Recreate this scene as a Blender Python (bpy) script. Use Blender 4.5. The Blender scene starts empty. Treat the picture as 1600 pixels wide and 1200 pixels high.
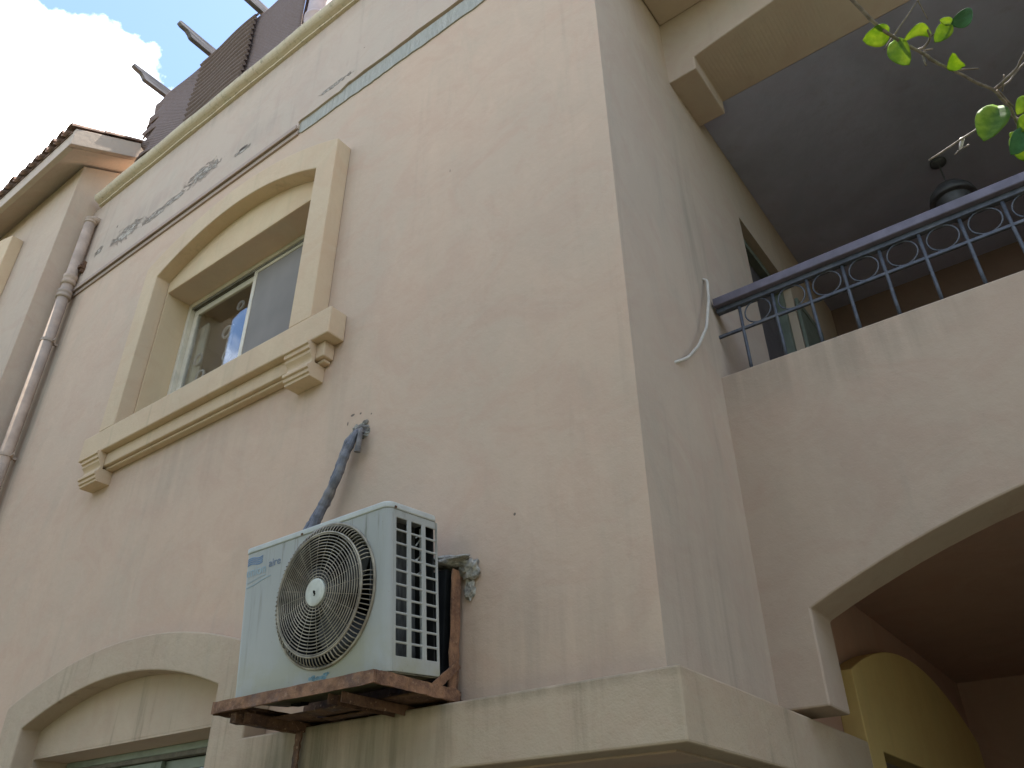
import bpy, bmesh, math, random
from mathutils import Vector, Matrix
random.seed(7)
scene = bpy.context.scene
COL = scene.collection
R = math.radians

# ---------------------------------------------------------------- camera
cam_d = bpy.data.cameras.new('camera'); cam = bpy.data.objects.new('camera', cam_d); COL.objects.link(cam)
scene.camera = cam
cam_d.sensor_width = 36.0; cam_d.lens = 1261.6 * 36.0 / 1600.0
cam_d.clip_start = 0.05; cam_d.clip_end = 2000
rx = Vector((0.80030, 0.59953, -0.00907)); dn = Vector((-0.32730, 0.42413, -0.84439)); fw = Vector((-0.50239, 0.67873, 0.53566))
m = Matrix((rx, -dn, -fw)).transposed().to_4x4(); m.translation = Vector((0, 0, 1.6)); cam.matrix_world = m

# ---------------------------------------------------------------- sky
SUN_EL, SUN_AZ = 74.0, 12.0          # azimuth from +Y towards +X
w = bpy.data.worlds.new('World'); scene.world = w; w.use_nodes = True
nt = w.node_tree; nt.nodes.clear()
def wn(t, **k):
    n = nt.nodes.new(t)
    for a, b in k.items(): setattr(n, a, b)
    return n
sky = wn('ShaderNodeTexSky', sky_type='NISHITA', sun_disc=False)
sky.sun_elevation = R(SUN_EL); sky.sun_rotation = R(SUN_AZ); sky.dust_density = 0.5; sky.air_density = 1.0; sky.ozone_density = 2.5
tc = wn('ShaderNodeTexCoord')
def cloudnoise(scale, off, detail=9, rough=.55):
    mp = wn('ShaderNodeMapping'); mp.inputs['Location'].default_value = off
    nt.links.new(tc.outputs['Generated'], mp.inputs['Vector'])
    n = wn('ShaderNodeTexNoise'); n.inputs['Scale'].default_value = scale; n.inputs['Detail'].default_value = detail; n.inputs['Roughness'].default_value = rough
    nt.links.new(mp.outputs[0], n.inputs['Vector']); return n.outputs[0]
def wm(op, a, b=None, c=None, clamp=False):
    n = wn('ShaderNodeMath', operation=op, use_clamp=clamp)
    for i, v in enumerate((a, b, c)):
        if v is None: continue
        if isinstance(v, (int, float)): n.inputs[i].default_value = v
        else: nt.links.new(v, n.inputs[i])
    return n.outputs[0]
dist = wn('ShaderNodeVectorMath', operation='DISTANCE'); nt.links.new(tc.outputs['Generated'], dist.inputs[0])
dist.inputs[1].default_value = (-0.735, 0.14, 0.665)
fine = cloudnoise(9, (3.1, 1.7, .4)); big = cloudnoise(2.2, (5.3, 2.0, 1.0), 4)
blob = wm('SUBTRACT', 0.165, dist.outputs['Value'])
val = wm('ADD', wm('MULTIPLY', blob, 4.0), wm('MULTIPLY', wm('SUBTRACT', fine, .5), 1.5))
cum = wm('MULTIPLY', val, 5.5, clamp=True)
oth = wm('MULTIPLY', wm('SUBTRACT', wm('ADD', wm('MULTIPLY', fine, .4), wm('MULTIPLY', big, .6)), .50), 12.0, clamp=True)  # clouds outside the view, made thick to send neutral light onto the facade
far = wm('MULTIPLY', wm('SUBTRACT', dist.outputs['Value'], .45), 5.0, clamp=True)
cmask = wm('MAXIMUM', cum, wm('MULTIPLY', oth, far), clamp=True)
ramp = wn('ShaderNodeMixRGB'); ramp.inputs[1].default_value = (9.5, 10, 10.8, 1); ramp.inputs[2].default_value = (19, 18.6, 18, 1)
nt.links.new(wm('MULTIPLY', wm('ADD', val, 0.1), 2.0, clamp=True), ramp.inputs[0])
mixc = wn('ShaderNodeMixRGB'); nt.links.new(cmask, mixc.inputs[0]); nt.links.new(sky.outputs[0], mixc.inputs[1]); nt.links.new(ramp.outputs[0], mixc.inputs[2])
bg = wn('ShaderNodeBackground'); bg.inputs['Strength'].default_value = 0.10
nt.links.new(mixc.outputs[0], bg.inputs['Color'])
wo = wn('ShaderNodeOutputWorld'); nt.links.new(bg.outputs[0], wo.inputs['Surface'])

# ---------------------------------------------------------------- sun
sl = bpy.data.lights.new('sun', 'SUN'); sl.energy = 4.6; sl.angle = R(0.5); sl.color = (1.0, 0.96, 0.88)
so = bpy.data.objects.new('sun', sl); COL.objects.link(so)
el, az = R(SUN_EL), R(SUN_AZ)
sdir = Vector((math.sin(az) * math.cos(el), math.cos(az) * math.cos(el), math.sin(el)))
so.rotation_euler = sdir.to_track_quat('Z', 'Y').to_euler(); so.location = (0, 0, 30)

scene.view_settings.view_transform = 'Standard'; scene.view_settings.look = 'None'
scene.view_settings.gamma = 1.0; scene.view_settings.use_curve_mapping = False
scene.view_settings.exposure = 1.95
scene.render.engine = 'CYCLES'
scene.cycles.max_bounces = 8; scene.cycles.diffuse_bounces = 5
scene.render.film_transparent = False

# ================================================================ materials
class NB:
    def __init__(s, name):
        s.m = bpy.data.materials.new(name); s.m.use_nodes = True; s.t = s.m.node_tree; s.t.nodes.clear()
        s.out = s.n('ShaderNodeOutputMaterial'); s.b = s.n('ShaderNodeBsdfPrincipled'); s.l(s.b.outputs[0], s.out.inputs[0])
        s.b.inputs['Roughness'].default_value = .85; s.b.inputs['Specular IOR Level'].default_value = .3
        s.pos = s.n('ShaderNodeNewGeometry').outputs['Position']
    def n(s, t, **k):
        o = s.t.nodes.new(t)
        for a, b in k.items(): setattr(o, a, b)
        return o
    def l(s, a, b): s.t.links.new(a, b)
    def obj(s): s.pos = s.n('ShaderNodeTexCoord').outputs['Object']; return s
    def math(s, op, a, b=None, clamp=False, c=None):
        o = s.n('ShaderNodeMath', operation=op, use_clamp=clamp)
        for i, v in enumerate((a, b, c)):
            if v is None: continue
            if isinstance(v, (int, float)): o.inputs[i].default_value = v
            else: s.l(v, o.inputs[i])
        return o.outputs[0]
    def noise(s, scale, st=(1, 1, 1), off=(0, 0, 0), detail=6, rough=.6, dist=0):
        mp = s.n('ShaderNodeMapping'); mp.inputs['Scale'].default_value = st; mp.inputs['Location'].default_value = off; s.l(s.pos, mp.inputs['Vector'])
        o = s.n('ShaderNodeTexNoise'); o.inputs['Scale'].default_value = scale; o.inputs['Detail'].default_value = detail
        o.inputs['Roughness'].default_value = rough; o.inputs['Distortion'].default_value = dist; s.l(mp.outputs[0], o.inputs['Vector']); return o.outputs[0]
    def sm(s, v, a, b):
        o = s.n('ShaderNodeMapRange', interpolation_type='SMOOTHSTEP'); s.l(v, o.inputs[0]); o.inputs[1].default_value = a; o.inputs[2].default_value = b; return o.outputs[0]
    def mix(s, f, a, b, mode='MIX'):
        o = s.n('ShaderNodeMixRGB', blend_type=mode)
        for i, v in ((0, f), (1, a), (2, b)):
            if isinstance(v, (int, float)): o.inputs[i].default_value = v
            elif isinstance(v, tuple): o.inputs[i].default_value = (*v, 1)
            else: s.l(v, o.inputs[i])
        return o.outputs[0]
    def bump(s, h, strength=.3, dist=.01, prev=None):
        o = s.n('ShaderNodeBump'); o.inputs['Strength'].default_value = strength; o.inputs['Distance'].default_value = dist; s.l(h, o.inputs['Height'])
        if prev is not None: s.l(prev, o.inputs['Normal'])
        s.l(o.outputs[0], s.b.inputs['Normal']); return o.outputs[0]
    def ell(s, c, r):       # soft ellipse mask round a point of the wall
        a = s.n('ShaderNodeVectorMath', operation='SUBTRACT'); s.l(s.pos, a.inputs[0]); a.inputs[1].default_value = c
        b = s.n('ShaderNodeVectorMath', operation='DIVIDE'); s.l(a.outputs[0], b.inputs[0]); b.inputs[1].default_value = r
        d = s.n('ShaderNodeVectorMath', operation='LENGTH'); s.l(b.outputs[0], d.inputs[0]); return s.math('SUBTRACT', 1.0, d.outputs['Value'], clamp=True)
    def color(s, v): s.l(v, s.b.inputs['Base Color']) if not isinstance(v, tuple) else setattr(s.b.inputs['Base Color'], 'default_value', (*v, 1))

def mul(c, k): return tuple(max(0, x * k) for x in c)

def plaster(name, base, tint=(.40, .34, .30), grime=(.20, .18, .14), streak=.5, rough_bump=.25, patches=None, chips=None, mottle=.5, dirt=None, sf=11, sw=(.40, .65)):
    B = NB(name)
    big = B.noise(.9, (1, 1, .8), (3, 1, 2), 5, .6, .4); mid = B.noise(4.5, (1, 1, .6), (1, 7, 2), 6, .65, .6)
    c = B.mix(B.math('MULTIPLY', B.sm(big, .38, .66), mottle), base, tint)
    c = B.mix(B.math('MULTIPLY', B.sm(mid, .45, .75), .25), c, mul(base, 1.18))
    pk = B.noise(2.1, (1, 1, 1.3), (11, 3, 7), 6, .7, 1.5); c = B.mix(B.math('MULTIPLY', B.sm(pk, .42, .64), .40), c, (base[0] * .93, base[1] * .84, base[2] * .84))
    gy = B.noise(3.0, (1, 1, .35), (5, 9, 1), 7, .7, .8); c = B.mix(B.math('MULTIPLY', B.sm(gy, .50, .72), .38), c, (base[0] * .80, base[1] * .88, base[2] * .90))
    st = B.noise(sf, (1, 1, .07), (2, 2, 0), 5, .65); st2 = B.noise(2.0, (1, 1, .25), (8, 2, 1), 3)
    c = B.mix(B.math('MULTIPLY', B.math('MULTIPLY', B.sm(st, .52, .78), B.sm(st2, *sw)), streak), c, grime)
    sp = B.noise(55, (1, 1, .5), (0, 0, 5), 3, .7)
    c = B.mix(B.math('MULTIPLY', B.sm(sp, .68, .76), .18), c, mul(base, .45))
    if dirt:
        for (cc, rr, k) in dirt:
            e = B.ell(cc, rr); c = B.mix(B.math('MULTIPLY', B.math('MULTIPLY', B.sm(e, 0, .8), B.sm(st, .25, .7)), k), c, grime)
    g1 = B.noise(140, detail=4, rough=.7); g2 = B.noise(18, detail=4)
    nb = B.bump(B.math('ADD', B.math('MULTIPLY', g1, .35), B.math('MULTIPLY', g2, 1.0)), rough_bump, .012)
    if patches:
        mask = None
        for (cc, rr) in patches:
            e = B.ell(cc, rr); mask = e if mask is None else B.math('MAXIMUM', mask, e)
        n1 = B.math('ADD', B.math('MULTIPLY', B.noise(9, (1, 1, 1.8), (4, 4, 4), 7, .7, 1.2), 1.1), B.math('MULTIPLY', B.noise(30, (1, 1, 1.3), (4, 1, 4), 5, .7, .8), .7))
        mask = B.sm(mask, 0, .9)
        ex = B.sm(B.math('ADD', B.math('MULTIPLY', mask, .46), n1), 1.29, 1.32)
        n2 = B.noise(20, (1, 1, 2.2), (9, 4, 4), 7, .75)
        under = B.mix(B.sm(n2, .42, .54), (.26, .20, .15), (.66, .56, .45))
        c = B.mix(ex, c, under)
        rim = B.sm(B.math('ADD', B.math('MULTIPLY', mask, .46), n1), 1.16, 1.29)
        nb = B.bump(B.math('ADD', B.math('MULTIPLY', rim, .5), B.math('MULTIPLY', B.math('MULTIPLY', ex, n2), -1.6)), 1.0, .02, nb)
    if chips:
        for (cc, rr) in chips:
            e = B.math('ADD', B.ell(cc, rr), B.math('MULTIPLY', B.noise(60, off=(2, 3, 1)), .5)); k = B.sm(e, .62, .70)
            c = B.mix(k, c, (.17, .13, .10))
    B.color(c); B.b.inputs['Roughness'].default_value = .92; B.b.inputs['Specular IOR Level'].default_value = .2
    return B.m

WALLC = (.560, .398, .278); CREAMC = (.590, .430, .270)
M = {}
M['wall'] = plaster('pink beige plaster', WALLC, (.475, .375, .275), (.30, .245, .18), .20,
    chips=[((-2.80, 2.4, 3.70), (.025, .1, .012)), ((-2.74, 2.4, 3.69), (.012, .1, .010)), ((-2.83, 2.4, 3.66), (.008, .1, .02)), ((-1.77, 2.4, 2.88), (.01, .1, .01)), ((-2.66, 2.4, 3.66), (.008, .1, .008)), ((-2.2, 2.4, 5.1), (.004, .1, .02))],
    dirt=[((-3.25, 2.4, 5.0), (.25, .3, 1.1), .35), ((-2.95, 2.4, 3.9), (.15, .3, .7), .25), ((-7.0, 2.4, 5.5), (.25, .3, 2.6), .8), ((-1.7, 2.4, 2.3), (1.0, .3, .4), .3), ((-4.3, 2.4, 3.95), (1.4, .3, .5), .22)])
M['upper'] = plaster('mauve beige parapet plaster', (.51, .392, .295), (.46, .37, .285), (.25, .2, .16), .35,
    patches=[((-6.75, 2.37, 6.93), (.16, .3, .10)), ((-6.25, 2.37, 6.90), (.50, .3, .17)), ((-5.75, 2.37, 6.84), (.45, .3, .09)), ((-5.08, 2.37, 6.93), (.50, .3, .17)), ((-5.5, 2.37, 6.86), (.5, .3, .08)), ((-4.5, 2.37, 6.83), (.22, .3, .07)), ((-3.4, 2.37, 6.78), (.4, .3, .045))],
    chips=[((-4.50, 2.37, 6.85), (.10, .2, .035)), ((-6.5, 2.37, 7.12), (.02, .2, .03)), ((-3.1, 2.37, 6.98), (.01, .2, .01))],
    dirt=[((-4.4, 2.37, 6.9), (.5, .3, .2), .25), ((-6.2, 2.37, 7.0), (1.0, .3, .25), .3), ((-5.0, 2.37, 7.7), (3, .3, .18), .3)])
M['side'] = plaster('grey beige side plaster', (.492, .382, .286), (.445, .352, .266), (.26, .22, .165), .28, dirt=[((-1.18, 2.9, 2.4), (.3, .8, .9), .22), ((-1.18, 3.3, 4.6), (.3, .25, 1.3), .4)])  # slightly darker and greyer than the front wall colour
M['front2'] = plaster('balcony front plaster', (.465, .352, .255), (.43, .325, .24), (.28, .225, .165), .3, dirt=[((-.6, 3.35, 3.75), (1.0, .3, .3), .6)])
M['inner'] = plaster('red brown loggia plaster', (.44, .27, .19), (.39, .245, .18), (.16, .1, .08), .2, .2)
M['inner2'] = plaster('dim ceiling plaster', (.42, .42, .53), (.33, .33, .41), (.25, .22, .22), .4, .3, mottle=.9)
M['cream'] = plaster('cream stucco trim', CREAMC, (.54, .405, .265), (.29, .23, .15), .5, .3)
M['soffit'] = plaster('cream stucco lining', (.60, .44, .26), (.56, .41, .25), (.3, .25, .16), .3, .2)
M['ledge'] = plaster('stained cream ledge stucco', (.485, .368, .25), (.41, .315, .215), (.16, .135, .08), .95, .5, dirt=[((-2.6, 2.28, 2.0), (.8, .2, .4), .8), ((-1.9, 2.28, 2.18), (1.5, .2, .05), .5)])
M['cornice'] = plaster('aged cream cornice', (.60, .49, .34), (.53, .435, .30), (.20, .17, .11), .8, .5, sf=34, sw=(.2, .6), dirt=[((-5.2, 2.3, 7.83), (3.5, .2, .05), .5)])
M['neigh'] = plaster('neighbour plaster', (.505, .378, .272), (.455, .35, .26), (.26, .21, .17), .35)
M['fascia'] = plaster('neighbour fascia', (.52, .41, .32), (.47, .38, .3), (.25, .2, .16), .3)

M['string'] = plaster('shade darkened string course plaster', (.40, .30, .235), (.34, .26, .205), (.2, .16, .13), .5)  # wall plaster darkened, the shadow of the undersides put into the colour
M['porchcream'] = plaster('warm bounce cream porch stucco', (.60, .43, .17), (.53, .385, .155), (.3, .25, .12), .2, .2)  # trim cream yellowed in the colour to take in warm bounced light
def cement():
    B = NB('raw grey cement'); v = B.noise(38, (1, 1, .16), detail=5, rough=.75, dist=.5); n = B.noise(3, detail=4)
    c = B.mix(B.sm(v, .3, .72), (.34, .31, .25), (.47, .43, .355)); c = B.mix(B.math('MULTIPLY', B.sm(n, .4, .7), .5), c, (.37, .36, .30))
    B.color(c); B.bump(v, .9, .02); return B.m
M['cement'] = cement()
def rust(name='rusted iron', k=1.0):
    B = NB(name).obj(); n = B.noise(14, detail=8, rough=.7); n2 = B.noise(60, detail=4); n3 = B.noise(5, off=(4, 2, 1))
    c = B.mix(B.sm(n, .35, .65), mul((.13, .066, .040), k), mul((.30, .155, .080), k)); c = B.mix(B.math('MULTIPLY', B.sm(n2, .6, .68), .7), c, (.33, .20, .12))
    c = B.mix(B.math('MULTIPLY', B.sm(n3, .55, .7), .7), c, (.085, .075, .075)); B.color(c)
    B.b.inputs['Roughness'].default_value = .88; B.bump(B.math('ADD', n, n2), .7, .006); return B.m
M['rust'] = rust(); M['rustd'] = rust('dark rusted steel', .55)
def simple(name, col, rough=.6, spec=.4, metal=0, var=.25, scale=20, bump=.1, obj=True, st=(1, 1, 1), dirt=None):
    B = NB(name)
    if obj: B.obj()
    n = B.noise(scale, st, detail=5); c = B.mix(B.sm(n, .3, .7), mul(col, 1 - var), mul(col, 1 + var * .5))
    if dirt:
        d = B.noise(scale * .3, st, (3, 1, 5)); c = B.mix(B.math('MULTIPLY', B.sm(d, .48, .7), .75), c, dirt)
    B.color(c); B.b.inputs['Roughness'].default_value = rough; B.b.inputs['Specular IOR Level'].default_value = spec; B.b.inputs['Metallic'].default_value = metal
    if bump: B.bump(n, bump, .005)
    return B.m
def acpaint():
    B = NB('dirty white blue enamel').obj()
    st = B.noise(26, (1, 1, .07), detail=6, rough=.7); m_ = B.noise(2.5, (1, 1, .5), detail=4); top = B.n('ShaderNodeSeparateXYZ'); B.l(B.pos, top.inputs[0])
    c = B.mix(B.sm(m_, .35, .65), (.388, .374, .325), (.348, .346, .308))
    hi = B.sm(top.outputs[2], .22, .60); lo = B.sm(B.math('SUBTRACT', .61, top.outputs[2]), .40, .62)
    c = B.mix(B.math('MULTIPLY', B.math('MULTIPLY', B.sm(st, .52, .72), B.math('ADD', B.math('MULTIPLY', hi, .9), .25)), .95), c, (.17, .16, .12))
    c = B.mix(B.math('MULTIPLY', B.math('MULTIPLY', lo, B.sm(B.noise(6), .35, .6)), .75), c, (.33, .31, .20))
    # grime running down below the grille on the right
    e = B.ell((.62, 0, .10), (.17, .2, .22)); c = B.mix(B.math('MULTIPLY', B.sm(e, .0, .8), .65), c, (.30, .28, .17))
    sp = B.noise(90, off=(5, 5, 5), detail=3); c = B.mix(B.math('MULTIPLY', B.sm(sp, .68, .74), .5), c, (.14, .10, .07))
    B.color(c); B.b.inputs['Roughness'].default_value = .5; B.b.inputs['Specular IOR Level'].default_value = .4
    B.bump(B.noise(5, detail=3), .08, .02); return B.m
M['ac'] = acpaint()
M['aclid'] = simple('white enamel lid', (.50, .50, .45), .5, .4, var=.15, scale=9, bump=.05, dirt=(.45, .43, .35))
M['grille'] = simple('grimy cream plastic grille', (.36, .31, .23), .6, .35, var=.45, scale=14, bump=.05, dirt=(.20, .15, .10))
M['hub'] = simple('dirty white hub', (.58, .57, .48), .5, .4, var=.2, scale=18, dirt=(.40, .36, .26))
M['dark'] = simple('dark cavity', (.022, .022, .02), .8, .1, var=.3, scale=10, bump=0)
M['coil'] = simple('dusty coil fins', (.085, .085, .078), .7, .3, var=.5, scale=60, bump=.2, st=(1, 1, .2))
M['blade'] = simple('grey fan blade', (.05, .048, .044), .6, .3)
M['tape'] = simple('blue grey duct wrap', (.125, .123, .132), .55, .4, var=.45, scale=24, bump=.8, dirt=(.24, .21, .18))
M['tape2'] = simple('faded grey wrap', (.20, .18, .165), .7, .3, var=.4, scale=30, bump=.8)
M['rubble'] = simple('crumbled mortar', (.36, .33, .27), .95, .1, var=.6, scale=38, bump=1.0, dirt=(.12, .09, .07))
M['logo1'] = simple('faded blue print', (.17, .26, .40), .6, .3, var=.3, scale=60, bump=0)
M['logo2'] = simple('ghost cyan print', (.33, .42, .455), .6, .3, var=.16, scale=60, bump=0)
M['logo3'] = simple('dark grey print', (.16, .20, .27), .6, .3, var=.2, scale=60, bump=0)
M['logo4'] = simple('teal sticker rest', (.15, .26, .28), .6, .3, var=.5, scale=50, bump=0, dirt=(.34, .38, .36))
M['iron'] = simple('blue grey painted iron', (.068, .074, .088), .5, .4, var=.35, scale=30, bump=.1, dirt=(.12, .12, .125))
M['handrail'] = simple('violet brown handrail paint', (.135, .115, .14), .5, .4, var=.25, scale=12, dirt=(.10, .085, .10))
M['alu'] = simple('cream aluminium', (.62, .535, .40), .45, .5, var=.12, scale=8, bump=.03, dirt=(.42, .38, .28))
M['track'] = simple('dusty track', (.19, .17, .135), .7, .3)
M['pipe'] = simple('beige painted pvc', (.44, .325, .24), .85, .1, var=.2, scale=7, bump=.05, dirt=(.30, .25, .21))
M['pipe2'] = simple('pinkish pvc', (.47, .36, .33), .5, .4, var=.12, scale=7, bump=.03)
M['wood'] = simple('weathered pergola wood', (.21, .185, .18), .85, .15, var=.5, scale=22, bump=.8, st=(1, .12, 1))
M['tile'] = simple('old clay roof tile', (.30, .20, .155), .9, .1, var=.45, scale=12, bump=.4, dirt=(.17, .13, .11))
M['cable'] = simple('white cable', (.52, .47, .39), .5, .4, var=.15, scale=10)
M['doorf'] = simple('grey green door paint', (.16, .175, .135), .6, .3, var=.2, scale=6)
M['doorp'] = simple('dark door panel', (.10, .085, .085), .6, .3, var=.2, scale=6)
M['lamp'] = simple('dark lantern metal', (.075, .073, .080), .5, .5)
M['curt'] = simple('cream curtain', (.72, .68, .52), .9, .1, var=.2, scale=10)
M['lace'] = simple('white lace ring', (.60, .59, .57), .9, .1, var=.2, scale=60)
M['bark'] = simple('grey brown twig bark', (.23, .185, .15), .8, .2, var=.45, scale=90, bump=.5)
M['thorn'] = simple('pale twig end', (.55, .50, .45), .7, .2)
def matm(name, kind):
    B = NB(name); n = B.noise(30, (1, 1, 1), detail=5); z = B.n('ShaderNodeSeparateXYZ'); B.l(B.pos, z.inputs[0])
    jit = B.math('MULTIPLY', B.noise(2, detail=2), .05)
    a = B.math('SINE', B.math('MULTIPLY', B.math('ADD', z.outputs[2], jit), 260.0)); b = B.math('SINE', B.math('MULTIPLY', z.outputs[0], 190.0))
    h = B.math('MULTIPLY', a, b) if kind == 0 else B.math('ADD', B.math('MULTIPLY', b, .6), B.math('MULTIPLY', n, .5))
    c = B.mix(B.math('MULTIPLY', B.sm(h, -.6, .9), .6 if kind == 0 else .25), (.160, .110, .090), (.235, .168, .14)); c = B.mix(B.math('MULTIPLY', B.sm(n, .4, .7), .35), c, (.23, .18, .165)); B.color(c)
    B.bump(h, .6 if kind == 0 else .15, .006); B.b.inputs['Roughness'].default_value = .9; return B.m
M['mat0'] = matm('fine woven mat', 0); M['mat1'] = matm('ribbed woven mat', 1)
def glass():
    m_ = bpy.data.materials.new('window glass'); m_.use_nodes = True; t = m_.node_tree; t.nodes.clear()
    o = t.nodes.new('ShaderNodeOutputMaterial'); a = t.nodes.new('ShaderNodeBsdfTransparent'); a.inputs[0].default_value = (.87, .87, .86, 1)
    g = t.nodes.new('ShaderNodeBsdfGlossy'); g.inputs['Roughness'].default_value = .02; lw = t.nodes.new('ShaderNodeLayerWeight'); pw = t.nodes.new('ShaderNodeMath'); pw.operation = 'POWER'; pw.inputs[1].default_value = 3.4; t.links.new(lw.outputs['Facing'], pw.inputs[0])
    lw.inputs[0].default_value = .5; f = t.nodes.new('ShaderNodeMath'); f.operation = 'MULTIPLY_ADD'; f.inputs[1].default_value = 1.5; f.inputs[2].default_value = .035; t.links.new(pw.outputs[0], f.inputs[0])
    mx = t.nodes.new('ShaderNodeMixShader'); t.links.new(f.outputs[0], mx.inputs[0]); t.links.new(a.outputs[0], mx.inputs[1]); t.links.new(g.outputs[0], mx.inputs[2]); t.links.new(mx.outputs[0], o.inputs[0]); return m_
M['glass'] = glass()
def screenm():
    m_ = bpy.data.materials.new('fly screen gauze'); m_.use_nodes = True; t = m_.node_tree; t.nodes.clear()
    o = t.nodes.new('ShaderNodeOutputMaterial'); a = t.nodes.new('ShaderNodeBsdfTransparent'); d = t.nodes.new('ShaderNodeBsdfDiffuse')
    n = t.nodes.new('ShaderNodeTexNoise'); n.inputs['Scale'].default_value = 3; r_ = t.nodes.new('ShaderNodeMixRGB'); r_.inputs[1].default_value = (.22, .195, .17, 1); r_.inputs[2].default_value = (.37, .325, .285, 1)
    t.links.new(n.outputs[0], r_.inputs[0]); t.links.new(r_.outputs[0], d.inputs[0])
    mx = t.nodes.new('ShaderNodeMixShader'); mx.inputs[0].default_value = .80; t.links.new(a.outputs[0], mx.inputs[1]); t.links.new(d.outputs[0], mx.inputs[2]); t.links.new(mx.outputs[0], o.inputs[0]); return m_
M['gauze'] = screenm()
def leafm(name, c1, c2):
    B = NB(name).obj(); n = B.noise(60, detail=4); c = B.mix(B.sm(n, .35, .65), c1, c2)
    B.color(c); B.b.inputs['Roughness'].default_value = .65
    tr = B.n('ShaderNodeBsdfTranslucent'); tcol = B.mix(B.sm(n, .35, .65), (.27, .37, .05), (.42, .49, .09)); B.l(tcol, tr.inputs[0])
    mx = B.n('ShaderNodeMixShader'); mx.inputs[0].default_value = .5; B.l(B.b.outputs[0], mx.inputs[1]); B.l(tr.outputs[0], mx.inputs[2]); B.l(mx.outputs[0], B.out.inputs[0]); return B.m
M['leaf'] = leafm('bright backlit leaf', (.09, .19, .025), (.14, .26, .035))
M['leafd'] = simple('dark leaf', (.06, .16, .06), .7, .15, var=.3, scale=50)
def ground():
    B = NB('dry lawn and soil'); n = B.noise(.6, detail=6); n2 = B.noise(25, detail=5)
    c = B.mix(B.sm(n, .35, .65), (.060, .070, .036), (.13, .12, .10)); c = B.mix(B.math('MULTIPLY', n2, .5), c, (.06, .07, .03)); B.color(c); B.bump(n2, .6, .03); return B.m
M['ground'] = ground()
M['pave'] = simple('sandy paving', (.20, .185, .165), .9, .2, var=.3, scale=3, bump=.2, obj=False)

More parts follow.
